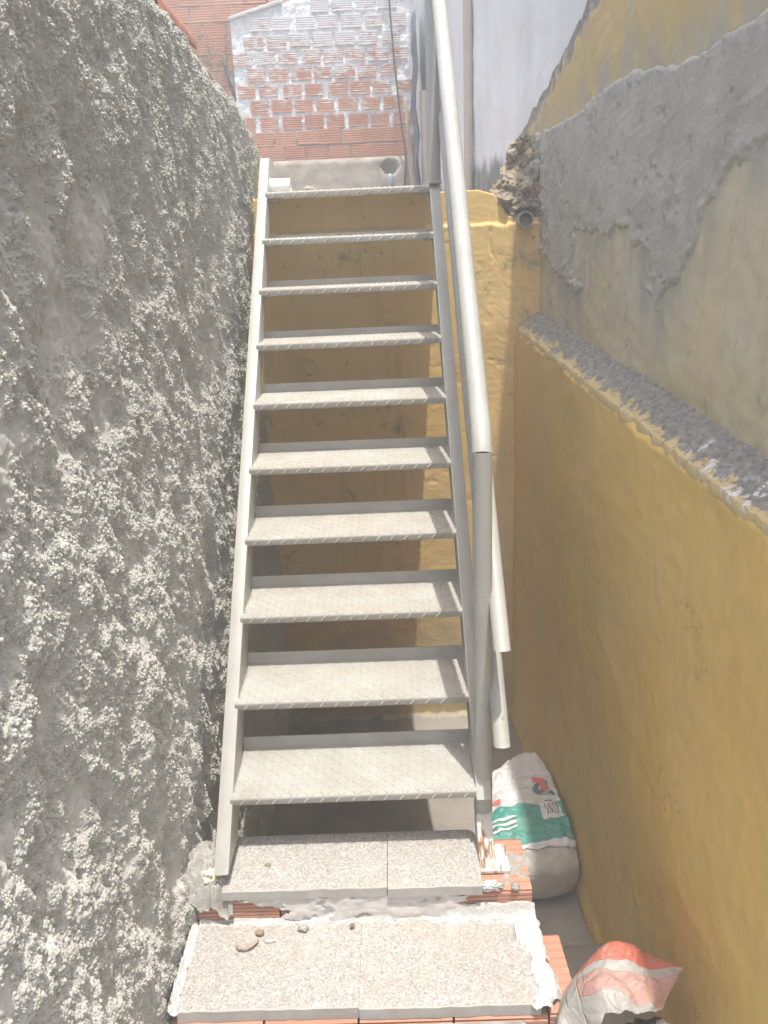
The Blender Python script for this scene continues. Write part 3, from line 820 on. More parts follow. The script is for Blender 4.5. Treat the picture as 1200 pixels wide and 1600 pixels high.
def far_walls():
    org = (0.0, 6.0, 1.7)
    w = top('brick_wall', None, 'half whitewashed brick wall beyond the top of the stairs', 'wall', loc=org)
    # mortar body with a raked white coping
    nu, nv = 120, 110
    X, Vv = np.meshgrid(np.linspace(-0.77, 0.86, nu), np.linspace(0, 1, nv), indexing='ij')
    zt = np.interp(X, [-0.77, -0.31, 0.86], [3.46, 3.575, 3.86])
    Z = 2.30 + (zt - 2.30) * Vv
    hh = 0.009 * fbm(X * 9, Z * 9, 161, 4) + 0.006 * fbm(X * 26, Z * 26, 163, 3)
    V = np.stack([X, 6.012 - hh, Z], -1).reshape(-1, 3)
    F = grid_faces(nu, nv)
    ti = np.arange(nu) * nv + nv - 1; li = np.arange(nv)
    b0 = len(V); tb = V[ti].copy(); tb[:, 1] += 0.16; lb = V[li].copy(); lb[:, 1] += 0.16
    V = np.concatenate([V, tb, lb]); k = np.arange(nu - 1); k2 = np.arange(nv - 1)
    F = np.concatenate([F, np.stack([ti[:-1], ti[1:], b0 + k + 1, b0 + k], -1), np.stack([li[:-1], li[1:], b0 + nu + k2 + 1, b0 + nu + k2], -1)])
    part('mortar', np_mesh('mortar', V - np.array(org), F, MAT['mwash']), w)
    # coping smear
    mb = MB().prism_x([(0, 0), (0.17, 0), (0.17, 0.035), (0, 0.03)], 0, 0.49)
    cp = mb.mesh('coping', MAT['white'], bevel=0.008)
    part('coping', cp, w, 'white render along the raked top', loc=(-0.775, -0.02, 3.455 - 1.7), rot=(0, -math.atan2(0.115, 0.46), 0))
    # stained render band under the bricks
    nu, nv = 90, 40
    X, Z = np.meshgrid(np.linspace(-0.80, 0.80, nu), np.linspace(1.68, 2.32, nv), indexing='ij')
    h = 0.010 * fbm(X * 4, Z * 4, 165, 4) + 0.012 + 0.02 * sstep(2.32, 2.29, Z + 0.01 * fbm(X * 8, X * 0, 166))
    hole = np.exp(-(((X - 0.57) / 0.075) ** 2 + ((Z - 2.23) / 0.07) ** 2))
    h -= 0.10 * sstep(0.35, 0.6, hole + 0.15 * fbm(X * 22, Z * 22, 168, 3))
    part('render_band', np_mesh('render_band', np.stack([X, 5.985 - h, Z], -1).reshape(-1, 3) - np.array(org), grid_faces(nu, nv), MAT['band']), w, 'stained render band under the bricks')
    thin = ridged_brick(0.164, 0.100, 0.05).mesh('brick', MAT['washbrick'])
    thin2 = ridged_brick(0.150, 0.094, 0.05, 4).mesh('brick', MAT['washbrick'])
    full = ridged_brick(0.190, 0.118, 0.05).mesh('brick', MAT['washbrick'])
    rng = random.Random(5)
    for r in range(11):
        zc = 2.378 + 0.1295 * r
        x = -0.765 + (0.10 if r % 2 else 0.0) + rng.uniform(-0.03, 0.03)
        while x < 0.72:
            if r < 2: me, wd = full, 0.19
            else: me, wd = rng.choice(((thin, 0.164), (thin, 0.164), (thin2, 0.150)))
            zt = 3.46 + (x + 0.77) * 0.245
            if x + wd > -0.80 and zc + 0.06 < zt and x + wd / 2 > -0.70:
                part('brick', me, w, loc=(x + wd / 2, -0.004 + rng.uniform(-0.004, 0.004), zc - 1.7 + rng.uniform(-0.006, 0.006)),
                     rot=(0, rng.uniform(-0.02, 0.02), 0), scl=(rng.uniform(0.93, 1.06), 1, rng.uniform(0.93, 1.06)))
            x += 0.199 + rng.uniform(-0.008, 0.008)
    # red wall behind it, to the left
    org2 = (-1.2, 6.2, 1.7)
    w2 = top('brick_wall', None, 'bare red brick wall left of the whitewashed one', 'wall', loc=org2)
    mb = MB().box(-2.6, -0.20, 6.21, 6.34, 1.68, 4.3)
    mb.box(-0.7, 0.9, 6.21, 6.34, 3.3, 4.3)
    part('mortar', mb.mesh('mortar', MAT['mortar'], off=org2), w2)
    fb = ridged_brick(0.188, 0.120, 0.05, 5, 0.003).mesh('brick', MAT['brick'])
    hb = ridged_brick(0.085, 0.110, 0.05, 4, 0.003).mesh('brick', MAT['brick'])
    for r in range(17):
        zc = 2.40 + 0.1295 * r
        x = -1.75 + (0.10 if r % 2 else 0.0)
        while x < (-0.35 if zc < 3.4 else 0.6):
            miss = (r == 8 and -0.95 < x < -0.82) or (r == 5 and -0.9 < x < -0.75)
            if miss:
                part('brick', hb, w2, loc=(x - 0.0 + 1.2 - 0.04, 0, zc - 1.7))
            else:
                part('brick', fb, w2, loc=(x + 1.2 + rng.uniform(-0.004, 0.004), rng.uniform(-0.004, 0.004), zc - 1.7),
                     rot=(0, rng.uniform(-0.012, 0.012), 0))
            x += 0.199
    return w, w2


far_walls()

# loose things at the far end
def cable():
    pts = [(0.600, 5.955, 3.95), (0.613, 5.945, 3.537), (0.626, 5.94, 3.3), (0.639, 5.935, 3.074), (0.655, 5.93, 2.899), (0.672, 5.93, 2.70), (0.688, 5.925, 2.541),
           (0.706, 5.92, 2.40), (0.714, 5.915, 2.278), (0.708, 5.91, 2.16), (0.697, 5.905, 2.055), (0.695, 5.90, 1.71)]
    top('cable', MB().tube(pts, 0.008, 8).mesh('cable', MAT['black'], True), 'thin dark cable hanging down the whitewashed brick wall', 'cable')


cable()
top('wooden_stake', MB().prism_x([(0, 0), (0.03, 0), (0.03, 1.03), (0, 1.03)], -0.016, 0.016).mesh('wooden_stake', MAT['wood'], bevel=0.003),
    'thin wooden stake leaning beside the cable at the end of the alley', 'stake', loc=(0.772, 5.72, 1.70)).rotation_euler = (-0.05, -0.045, 0)


def wall_pipe(x, y, z0, z1, r, label, fit):
    root = top('conduit_pipe', None, label, 'pipe', group='beige pipes on the white wall', loc=(x, y, z0))
    part('pipe', MB().tube([(0, 0, 0), (0.002, 0, (z1 - z0) / 2), (0, 0, z1 - z0)], r, 14).mesh('pipe', MAT['beige'], True), root)
    for zz in fit:
        part('clamp', MB().tube([(0, 0, zz - 0.012 - z0), (0, 0, zz + 0.012 - z0)], r + 0.004, 14).mesh('clamp', MAT['beige'], True), root)


wall_pipe(1.052, 3.68, 1.70, 3.9, 0.028, 'beige pipe running straight up the middle of the white wall', (3.3,))
wall_pipe(0.855, 5.3, 1.70, 2.72, 0.030, 'short beige pipe beside the dark sheet in the far corner', (2.60,))
sh = MB()
prof = [(0.80, 3.3), (0.79, 3.05), (0.80, 2.9), (0.775, 2.62), (0.80, 2.42), (0.79, 2.2), (0.805, 2.02)]
vs = []; fs = []
for i, (x, z) in enumerate(prof):
    for j in range(7):
        a = j / 6
        vs.append((x + 0.02 * math.sin(j * 2.1 + i), 5.62 - 0.30 * a + 0.03 * math.sin(j * 1.7 + i * 1.1) - (0.1 * a), z - 0.03 * a))
for i in range(len(prof) - 1):
    for j in range(6):
        fs.append((i * 7 + j, i * 7 + j + 1, (i + 1) * 7 + j + 1, (i + 1) * 7 + j))
sh.add(vs, fs)
shm = sh.mesh('plastic_sheet', MAT['tarp'], True)
o = top('plastic_sheet', shm, 'dark crumpled plastic sheet hanging in the far corner', 'sheet')
md = o.modifiers.new('t', 'SOLIDIFY'); md.thickness = 0.004
gp = top('grey_pipe', None, 'grey pipe stub with rounded cap by the hole under the bricks', 'pipe', loc=(0.568, 5.87, 1.70))
part('pipe', MB().tube([(0, 0, 0), (0, 0, 0.40)], 0.028, 16).mesh('pipe', MAT['gpipe'], True), gp)
part('cap', MB().tube([(0, 0, 0.37), (0, 0, 0.40), (0, 0, 0.435), (0, 0, 0.458), (0, 0, 0.47)], [0.034, 0.036, 0.034, 0.024, 0.006], 16).mesh('cap', MAT['gpipe'], True), gp)
rod = MB().tube([(-0.872, 6.12, 3.158), (-0.84, 6.11, 3.03), (-0.785, 6.09, 2.83), (-0.75, 6.05, 2.60)], 0.014, 10).mesh('iron_rod', MAT['black'], True)
top('iron_rod', rod, 'dark rod leaning on the bare red bricks', 'rod')


def twigs():
    rng = random.Random(3)
    mb = MB()
    for i in range(26):
        x = -1.10 + rng.uniform(-0.10, 0.30); z = 3.12 + rng.uniform(0.0, 0.36)
        p = [Vector((x, 6.17, z))]
        for s in range(3):
            p.append(p[-1] + Vector((rng.uniform(-0.05, 0.05), rng.uniform(-0.02, 0.005), rng.uniform(-0.07, 0.02))))
        mb.tube([tuple(q) for q in p], 0.004, 5)
        for s in range(3):
            q = p[rng.randrange(1, 4)]
            a = rng.uniform(0, 6.28); l = rng.uniform(0.015, 0.035)
            d = Vector((math.cos(a), -0.4, math.sin(a))) * l; e = Vector((-math.sin(a), 0.2, math.cos(a))) * l * 0.4
            mb.add([q, q + d * 0.5 + e, q + d, q + d * 0.5 - e], [(0, 1, 2), (0, 2, 3)])
    mb.tube([(-1.12, 6.18, 1.72), (-1.08, 6.17, 2.4), (-1.05, 6.17, 3.0), (-1.0, 6.17, 3.3)], 0.007, 6)
    top('dry_vine', mb.mesh('dry_vine', MAT['twig']), 'dry brown vine clinging to the bare red bricks', 'plant')


twigs()


def roof_tile():
    me = MB()
    r = 0.075; n_ = 14; L = 0.46
    vs = []; fs = []
    for i in range(7):
        y = L * i / 6; rr = r * (1.0 - 0.18 * i / 6)
        for j in range(n_ + 1):
            a = math.pi * j / n_
            vs.append((rr * math.cos(a), y, rr * math.sin(a)))
        for j in range(n_ + 1):
            a = math.pi * j / n_
            vs.append(((rr - 0.012) * math.cos(a), y, (rr - 0.012) * math.sin(a)))
    m_ = n_ + 1
    for i in range(6):
        b = i * 2 * m_; c = (i + 1) * 2 * m_
        for j in range(n_):
            fs.append((b + j, b + j + 1, c + j + 1, c + j)); fs.append((b + m_ + j, c + m_ + j, c + m_ + j + 1, b + m_ + j + 1))
        fs.append((b, c, c + m_, b + m_)); fs.append((b + n_, b + m_ + n_, c + m_ + n_, c + n_))
    for b in (0, 6 * 2 * m_):
        for j in range(n_): fs.append((b + j, b + m_ + j, b + m_ + j + 1, b + j + 1))
    me.add(vs, fs)
    o = top('roof_tile', me.mesh('roof_tile', MAT['terra'], True), 'terracotta barrel tile lying on top of the rough grey wall', 'tile', loc=(-0.205, 0.78, 2.165))
    o.rotation_euler = (0, 0.12, -0.03)


roof_tile()


def blob_mesh(name, m, sx, sy, sz, seed, amp=0.25, sub=3, freq=2.2, fine=0.1):
    bm = bmesh.new()
    bmesh.ops.create_icosphere(bm, subdivisions=sub, radius=1.0)
    co = np.array([v.co[:] for v in bm.verts])
    d = amp * (fbm(co[:, 0] * freq + seed, co[:, 1] * freq + co[:, 2] * 1.3 * freq, 171 + seed % 7, 3) +
               fbm(co[:, 2] * freq - seed, co[:, 1] * freq + 3 + co[:, 0], 177, 3)) + fine * fbm(co[:, 0] * 9 + co[:, 2] * 4, co[:, 1] * 9, 181 + seed % 5, 2)
    for v, k in zip(bm.verts, d):
        v.co = v.co * (1 + float(k))
        v.co.x *= sx; v.co.y *= sy; v.co.z *= sz
    for f in bm.faces: f.smooth = True
    me = bpy.data.meshes.new(name); bm.to_mesh(me); bm.free()
    me.materials.append(m)
    return me


top('mortar_lump', blob_mesh('mortar_lump', MAT['band'], 0.06, 0.26, 0.055, 4), 'brown mortar lump on top of the rough wall behind the roof tile', 'lump', loc=(-0.215, 1.52, 2.125))

# broken masonry and drain pipe in the corner above the yellow wall
def rubble():
    root = top('broken_masonry', None, 'broken masonry corner where yellow, white and cement-patched walls meet', 'rubble', loc=(1.1, 2.05, 1.55))
    nu, nv = 110, 150
    X, Z = np.meshgrid(np.linspace(0.86, 1.27, nu), np.linspace(1.50, 1.95, nv), indexing='ij')
    lef = np.interp(Z, [1.5, 1.60, 1.66, 1.72, 1.78, 1.9, 2.0, 2.14], [1.05, 0.97, 0.93, 0.98, 1.05, 1.085, 1.2, 1.3])
    sd = X - lef + 0.035 * fbm(X * 18, Z * 18, 191, 4)
    h = 0.012 + 0.045 * sstep(0.0, 0.16, sd) + 0.03 * fbm(X * 13, Z * 13, 193, 4, 0.6) + 0.012 * np.maximum(0, 1 - worley(X * 36, Z * 36, 195))
    h -= 0.05 * np.exp(-(((X - 1.138) / 0.05) ** 2 + ((Z - 1.576) / 0.05) ** 2))
    Yv = 2.03 - h + 0.10 * sstep(1.72, 1.85, Z)
    V = np.stack([X, Yv, Z], -1).reshape(-1, 3); F = grid_faces(nu, nv)
    keep = (sd.reshape(-1)[F] > 0).all(1); F = F[keep]
    used = np.unique(F); rem = np.full(len(V), -1); rem[used] = np.arange(len(used))
    off = np.array([1.1, 2.05, 1.55])
    part('rubble_core', np_mesh('rubble_core', V[used] - off, rem[F], MAT['rubble']), root)
    rng = random.Random(11)
    spots = [(1.185, 1.975, 1.79, .042, 'mortar'), (1.16, 1.985, 1.845, .026, 'rubble'), (1.20, 1.955, 1.70, .034, 'terra'),
             (0.99, 1.985, 1.665, .020, 'rubble'), (1.05, 1.975, 1.665, .020, 'rubble'), (1.08, 1.985, 1.86, .022, 'band'), (1.10, 1.965, 1.66, .018, 'terra')]
    for i, (x, y, z, s, mm) in enumerate(spots):
        part('stone', blob_mesh('stone', MAT[mm], s * rng.uniform(0.9, 1.3), s, s * rng.uniform(0.8, 1.2), i + 3, 0.3, 3), root,
             loc=(x - 1.1, y + 0.022 - 2.05, z - 1.55), rot=(rng.uniform(0, 3), rng.uniform(0, 3), rng.uniform(0, 3)))


rubble()
mb = MB()
R0, R1 = 0.036, 0.029; n_ = 24
vs = []; fs = []
for (y, r) in ((0.0, R0), (0.16, R0), (0.0, R1), (0.15, R1)):
    for k in range(n_):
        a = 2 * math.pi * k / n_; vs.append((r * math.cos(a), y, r * math.sin(a)))
for k in range(n_):
    j = (k + 1) % n_
    fs += [(k, j, n_ + j, n_ + k), (2 * n_ + k, 3 * n_ + k, 3 * n_ + j, 2 * n_ + j), (k, 2 * n_ + k, 2 * n_ + j, j)]
fs.append(tuple(range(3 * n_, 4 * n_)))
mb.add(vs, fs)
top('drain_pipe', mb.mesh('drain_pipe', MAT['gpipe'], True), 'open grey drain pipe end poking out of the broken masonry corner', 'pipe', loc=(1.130, 1.90, 1.578))

# ------------------------------------------------------------------ the metal staircase
RISE, RUN, WID = 0.1914, 0.1909, 0.700
NT_ = 10


def tread_mesh(lip=0.024):
    """chequer plate tread: turned-down nose, top, turned-up back lip; origin at the left end of the nosing line"""
    prof = [(0.004, -0.026)]
    for k in range(6):
        a = math.pi - math.pi / 2 * k / 5
        prof.append((0.008 + 0.008 * math.cos(a), -0.008 + 0.008 * math.sin(a)))
    D = 0.243
    prof += [(D - 0.006, 0.0), (D - 0.001, 0.002), (D, 0.006), (D + 0.004, lip)]
    th = 0.0035
    inner = []
    for i, (y, z) in enumerate(prof):
        p0 = prof[max(0, i - 1)]; p1 = prof[min(len(prof) - 1, i + 1)]
        dx, dz = p1[0] - p0[0], p1[1] - p0[1]; L = math.hypot(dx, dz)
        inner.append((y + dz / L * th, z - dx / L * th))
    poly = prof + inner[::-1]
    mb = MB()
    n_ = len(prof); m_ = len(poly)
    x0, x1 = 0.0, WID
    vs = [(x0, y, z) for y, z in poly] + [(x1, y, z) for y, z in poly]
    fs = [(i, (i + 1) % m_, m_ + (i + 1) % m_, m_ + i) for i in range(m_)]
    for i in range(n_ - 1):
        a, b, c, d = i, i + 1, m_ - 2 - i, m_ - 1 - i
        fs.append((a, d, c, b)); fs.append((m_ + a, m_ + b, m_ + c, m_ + d))
    mb.add(vs, fs)
    return mb


def lug_mesh():
    """raised teardrop bars of the chequer plate, wrapped over the nose"""
    mb = MB()
    px = 0.0225
    nx = int(WID / px); ny = 11

    def wrap(s):
        # arc length from the lower nose edge -> (y,z, ny,nz)
        if s < 0.018: return (0.0, -0.026 + s, -1, 0)
        s2 = s - 0.018; q = 0.008 * math.pi / 2
        if s2 < q:
            a = math.pi - s2 / 0.008
            return (0.008 + 0.008 * math.cos(a), -0.008 + 0.008 * math.sin(a), math.cos(a), math.sin(a))
        return (0.008 + s2 - q, 0.0, 0, 1)
    for i in range(nx):
        for j in range(ny):
            cx = (i + 0.5) * px; cs = 0.006 + j * px + 0.004
            sg = 1 if (i + j) % 2 else -1
            if j == 0:
                if i % 2 == 0: continue
                sg = 1
            Lh, Wd, H = 0.0125, 0.0033, 0.0022
            ux, us = 0.72 * sg, 0.70
            ring = []; topv = []
            for t, wv in ((-1, 0), (-0.45, 1), (0.45, 1), (1, 0), (0.45, -1), (-0.45, -1)):
                x = cx + ux * Lh * t - us * Wd * wv * sg; s = cs + us * Lh * t + abs(ux) * Wd * wv
                s = max(0.001, s)
                y, z, a, b = wrap(s); ring.append((min(max(x, 0.001), WID - 0.001), y, z))
            for t in (-0.5, 0.5):
                x = cx + ux * Lh * t; s = max(0.001, cs + us * Lh * t)
                y, z, a, b = wrap(s); topv.append((min(max(x, 0.001), WID - 0.001), y + a * H, z + b * H))
            if max(r_[1] for r_ in ring) > 0.236: continue
            mb.add(ring + topv, [(0, 1, 6), (1, 2, 7, 6), (2, 3, 7), (3, 4, 7), (4, 5, 6, 7), (5, 0, 6)])
    return mb


def staircase():
    org = (0.35, 0.0, -0.22); off = org
    st = top('staircase', None, 'steep cream painted metal staircase with open chequer plate treads', 'staircase', loc=org)
    S = MAT['steel']
    # stringers (rectangular tube along the slope)
    sl = RISE / RUN

    def stringer(x0, x1, zoff, zlo, zhi):
        vo = 0.145
        front = lambda z: z / sl - zoff
        poly = [(front(zlo), zlo), (front(zlo) + vo, zlo), (front(zhi) + vo, zhi), (front(zhi), zhi)]
        return MB().prism_x(poly, x0, x1).mesh('stringer', S, bevel=0.004, seg=2, smooth=True, off=off)
    part('stringer', stringer(-0.034, 0.007, -0.022, -0.150, 1.875), st)
    part('stringer', stringer(0.694, 0.737, -0.004, -0.020, 1.745), st)
    # foot under the post, with rust
    foot = MB().prism_x([(-0.062, -0.209), (0.03, -0.209), (0.085, -0.09), (0.015, -0.09)], 0.696, 0.740).mesh('foot', MAT['rust'], bevel=0.003, off=off)
    part('foot', foot, st, 'rust streaked foot')
    bp_ = MB().box(0.690, 0.781, -0.075, 0.035, -0.219, -0.209).mesh('base_plate', MAT['rust'], bevel=0.002, off=off)
    part('base_plate', bp_, st)
    tms = [tread_mesh(q).mesh('tread', MAT['tread'], True) for q in (0.038, 0.033, 0.026, 0.018)]
    lm = lug_mesh().mesh('raised_pattern', MAT['tread'], False)
    rng = random.Random(2)
    brk = MB().box(0.0, 0.030, 0.045, 0.215, -0.030, -0.0045).mesh('bracket', S)
    for k in range(NT_):
        t = part('tread', tms[0 if k < 4 else 1 if k < 6 else 2 if k < 8 else 3], st, loc=(-off[0] + rng.uniform(-0.002, 0.002), k * RUN, k * RISE - off[2]), rot=(rng.uniform(-0.006, 0.006), rng.uniform(-0.003, 0.003), 0))
        part('raised_pattern', lm, t)
        part('bracket', brk, t, loc=(0.008, 0, 0)); part('bracket', brk, t, loc=(0.660, 0, 0))
    # weld beads where the treads meet the stringers
    for k in range(NT_):
        for sx in (0, 1):
            mbw = None
            x = (0.0065, 0.6945)[sx]
            pts = [(x - off[0], k * RUN + 0.03 + 0.17 * q, k * RISE + 0.001 - off[2] + 0.0012 * math.sin(9 * q + k)) for q in (0, 0.15, 0.3, 0.45, 0.62, 0.8, 1.0)]
            mbw = MB().tube(pts, [rng.uniform(0.0022, 0.0042) for _ in pts], 6)
            part('weld_bead', mbw.mesh('weld_bead', S, True), st)
    # posts and rails
    px, py = 0.720, 0.045
    part('post', MB().tube([(px, py, -0.10), (px, py, 0.962)], 0.0255, 28).mesh('post', S, True, off=off), st)
    rail = [(px, py, 0.955), (px + 0.001, py + 0.014, 0.9785), (px + 0.002, py + 0.055, 1.022), (px + 0.004, py + 1.0, 1.022 + 0.945 * sl), (px + 0.004, 2.15, 1.022 + 2.05 * sl)]
    part('handrail', MB().tube(rail, 0.0265, 28).mesh('handrail', S, True, off=off), st)
    for (y0, z0) in ((-0.062, 0.466), (-0.068, 0.188)):
        x = 0.757
        d = 2.78
        V0 = (x, y0, z0)
        r = 0.0225; n_ = 24
        # tube with plumb-cut lower end
        dirv = Vector((0, 1, sl)).normalized()
        N = Vector((1, 0, 0)); B = dirv.cross(N)
        vs = []
        for t_, plumb in ((0, True), (d, False)):
            for k in range(n_):
                a = 2 * math.pi * k / n_
                p = Vector(V0) + dirv * t_ + N * math.cos(a) * r + B * math.sin(a) * r
                if plumb:
                    p = p - dirv * ((p.z - z0) * 0.55 / dirv.z)
                vs.append(p)
        fs = [(k, (k + 1) % n_, n_ + (k + 1) % n_, n_ + k) for k in range(n_)] + [tuple(range(n_))[::-1], tuple(range(n_, 2 * n_))]
        part('mid_rail', MB().add(vs, fs).mesh('mid_rail', S, True, off=off), st)
    for (zz, yy) in ((0.565, 0.028), (0.285, 0.028)):
        part('weld_bead', blob_mesh('weld_bead', S, 0.007, 0.006, 0.016, int(zz * 100), 0.3, 3), st, loc=(0.744 - off[0], yy - off[1], zz - off[2]))
    # upper post and small weld plates
    part('post', MB().tube([(0.7165, 1.735, 1.735), (0.7165, 1.735, 2.70)], 0.0265, 28).mesh('post', S, True, off=off), st)
    part('weld_plate', MB().box(0.690, 0.744, 1.70, 1.775, 1.728, 1.740).mesh('weld_plate', S, bevel=0.002, off=off), st)
    for zz in (0.555, 0.278):
        part('weld_lug', MB().box(0.738, 0.752, 0.03, 0.062, zz - 0.02, zz + 0.012).mesh('weld_lug', S, bevel=0.002, off=off), st)


staircase()

# ------------------------------------------------------------------ terrazzo steps
def strip_mesh(name, m, xs, fn_front, fn_h, off, nw=10):
    """an irregular bead along X: fn_front(x)->(y0,y1,z); height fn_h(x,w)"""
    V = []; nx_ = len(xs)
    for x in xs:
        y0, y1, z = fn_front(x)
        for j in range(nw):
            w = j / (nw - 1)
            V.append((x, y0 + (y1 - y0) * w, z + fn_h(x, w)))
    return np_mesh(name, np.array(V) - np.array(off), grid_faces(nx_, nw), m)


def ridge_block(w, d, h, ridges_front=6, ridges_top=9):
    """clay block with ridged front and top faces, origin at bottom front left"""
    prof = []

    def ridged(a, b, nrm, n):
        out = []
        for i in range(n):
            for t, dd in ((0.08, 0.0), (0.72, 0.0), (0.80, -0.0035), (0.98, -0.0035)):
                s = (i + t) / n
                out.append((a[0] + (b[0] - a[0]) * s + nrm[0] * dd, a[1] + (b[1] - a[1]) * s + nrm[1] * dd))
        return out
    prof += [(0.0, 0.0)] + ridged((0.0, 0.0), (0.0, h - 0.008), (-1, 0), ridges_front)
    prof += [(0.002, h - 0.003), (0.008, h)] + ridged((0.008, h), (d, h), (0, 1), ridges_top) + [(d, h), (d, 0.0)]
    n_ = len(prof)
    mb = MB()
    vs = [(0, y, z) for y, z in prof] + [(w, y, z) for y, z in prof]
    fs = [(i, (i + 1) % n_, n_ + (i + 1) % n_, n_ + i) for i in range(n_)] + [tuple(range(n_)), tuple(range(n_, 2 * n_))[::-1]]
    mb.add(vs, fs)
    return mb


def chipped_slab(x0, x1, y0, y1, z0, z1, seed, off, right_chip=False):
    """terrazzo slab, slightly uneven edges"""
    nx_ = 40
    mb = MB()
    xs = np.linspace(x0, x1, nx_)
    e = 0.0030 * fbm(xs * 14, xs * 0 + seed, 201, 3) + y0
    vs = []; fs = []
    c = 0.003
    for i, x in enumerate(xs):
        yb = y1
        if right_chip:
            q = max(0.0, (x - (x1 - 0.02)) / 0.02)
            yb = y1 - 0.02 * q ** 2
        vs += [(x, e[i], z0), (x, e[i], z1 - c), (x, e[i] + c, z1), (x, yb, z1), (x, yb, z0)]
    for i in range(nx_ - 1):
        for j in range(5):
            a = i * 5 + j; b = i * 5 + (j + 1) % 5
            fs.append((a, b, b + 5, a + 5))
    fs.append((4, 3, 2, 1, 0)); b = (nx_ - 1) * 5; fs.append((b, b + 1, b + 2, b + 3, b + 4))
    mb.add(vs, fs)
    me = mb.mesh('tile', [MAT['terr'], MAT['tileedge']], off=off)
    for p in me.polygons:
        p.material_index = 0 if p.normal.z > 0.9 else 1
    return me


def steps():
    # ---- upper step (the stairs stand on it)
    org = (0.37, 0.0, -0.95); off = np.array(org)
    s1 = top('masonry_step', None, 'upper terrazzo step on ridged clay blocks under the lowest metal tread', 'step', group='terrazzo steps at the stair foot', loc=org)
    zt, zu = -0.1914, -0.222
    part('tile', chipped_slab(-0.013, 0.4368, -0.142, 0.078, zu, zt, 1, org), s1)
    part('tile', chipped_slab(0.4385, 0.695, -0.147, 0.078, zu, zt, 2, org, True), s1)
    bf = -0.131; hb = 0.085
    zb = zu - 0.002 - hb
    blk = ridge_block(0.226, 0.20, hb).mesh('clay_block', MAT['brick'])
    for i, x in enumerate((-0.090, 0.142, 0.374, 0.606)):
        part('clay_block', blk, s1, loc=(x - org[0], bf - org[1] + (0, 0.001, -0.001, 0)[i], zb - org[2] + (0, 0.0, 0.0, 0.0005)[i]))
    part('core', MB().box(-0.085, 0.828, -0.118, 0.068, -0.97, zb - 0.001).mesh('core', MAT['smear'], off=org), s1)
    # render smeared over the middle of the block row
    nx_, nz_ = 150, 24
    X, Z = np.meshgrid(np.linspace(-0.06, 0.80, nx_), np.linspace(zb - 0.004, zu - 0.001, nz_), indexing='ij')
    zz = (Z - zb) / hb
    left = 0.03 + 0.18 * (1 - zz) - 0.05 * np.sin(zz * 9) * (1 - zz) + 0.03 * fbm(Z * 60, X * 5, 211, 3)
    right = 0.690 - 0.05 * (1 - np.abs(zz - 0.75)) + 0.03 * fbm(Z * 70, X * 4, 213, 3)
    sd = np.minimum(X - left, right - X)
    h = 0.0015 + 0.0065 * sstep(0, 0.02, sd) + 0.0028 * fbm(X * 20, Z * 20, 215, 4)
    pit = sstep(0.42, 0.55, fbm(X * 16, Z * 26, 217, 4))
    h -= 0.007 * pit
    V = np.stack([X, bf - h, Z], -1).reshape(-1, 3) - off
    F = grid_faces(nx_, nz_); keep = (sd.reshape(-1)[F] > 0).all(1); F = F[keep]
    used = np.unique(F); rem = np.full(len(V), -1); rem[used] = np.arange(len(used))
    part('render', np_mesh('render', V[used], rem[F], MAT['smear']), s1, 'dirty white render over the block row')
    # grey mortar around the left foot
    nx_, ny_ = 60, 90
    X, Y = np.meshgrid(np.linspace(-0.125, 0.012, nx_), np.linspace(-0.150, 0.06, ny_), indexing='ij')
    Z = -0.232 + 0.075 * np.exp(-((Y + 0.055) / 0.075) ** 2) * sstep(0.02, -0.04, X) + 0.030 * sstep(-0.02, -0.11, X) + 0.016 * fbm(X * 34, Y * 34, 221, 4) + 0.016 * np.maximum(0, 1 - worley(X * 70, Y * 70, 223))
    Z -= 0.05 * sstep(-0.125, -0.150, Y + 0.012 * fbm(X * 40, Y * 0, 229, 3))
    part('mortar', np_mesh('mortar', np.stack([X, Y, Z], -1).reshape(-1, 3) - off, grid_faces(nx_, ny_), MAT['mortar']), s1, 'crumbly grey mortar packed round the left stringer')
    # mortar smeared on the right block beside the base plate
    X, Y = np.meshgrid(np.linspace(0.735, 0.832, 50), np.linspace(-0.12, 0.045, 60), indexing='ij')
    msk = sstep(0.0, 0.35, 0.30 - ((X - 0.785) / 0.060) ** 2 * 0.35 - ((Y + 0.03) / 0.08) ** 2 * 0.35 + 0.35 * fbm(X * 28, Y * 28, 225, 4))
    Z = -0.2245 - 0.003 + 0.011 * msk + 0.004 * msk * fbm(X * 60, Y * 60, 227, 3)
    F = grid_faces(50, 60); keep = (msk.reshape(-1)[F] > 0.02).all(1); F = F[keep]
    V = np.stack([X, Y, Z], -1).reshape(-1, 3) - off
    used = np.unique(F); rem = np.full(len(V), -1); rem[used] = np.arange(len(used))
    part('mortar', np_mesh('mortar', V[used], rem[F], MAT['mortar']), s1)

    # ---- lower step
    org = (0.37, -0.30, -0.95); off = np.array(org)
    s2 = top('masonry_step', None, 'lower terrazzo step with white plaster along its edges', 'step', group='terrazzo steps at the stair foot', loc=org)
    zt, zu = -0.302, -0.337
    part('tile', chipped_slab(-0.084, 0.3632, -0.412, -0.130, zu, zt, 5, org), s2)
    part('tile', chipped_slab(0.3638, 0.806, -0.418, -0.130, zu, zt, 6, org), s2)
    hb = 0.085; zb = zu - 0.002 - hb; bf = -0.436
    for i, x in enumerate((-0.100, 0.132, 0.364, 0.596)):
        part('clay_block', blk, s2, loc=(x - org[0], bf + 0.012 - org[1], zb - org[2]))
    X, Z = np.meshgrid(np.linspace(-0.095, 0.822, 150), np.linspace(zb - 0.004, zu - 0.001, 20), indexing='ij')
    msk = fbm(X * 9, Z * 16, 255, 4) + 0.85 - 1.2 * sstep(0.74, 0.82, X)
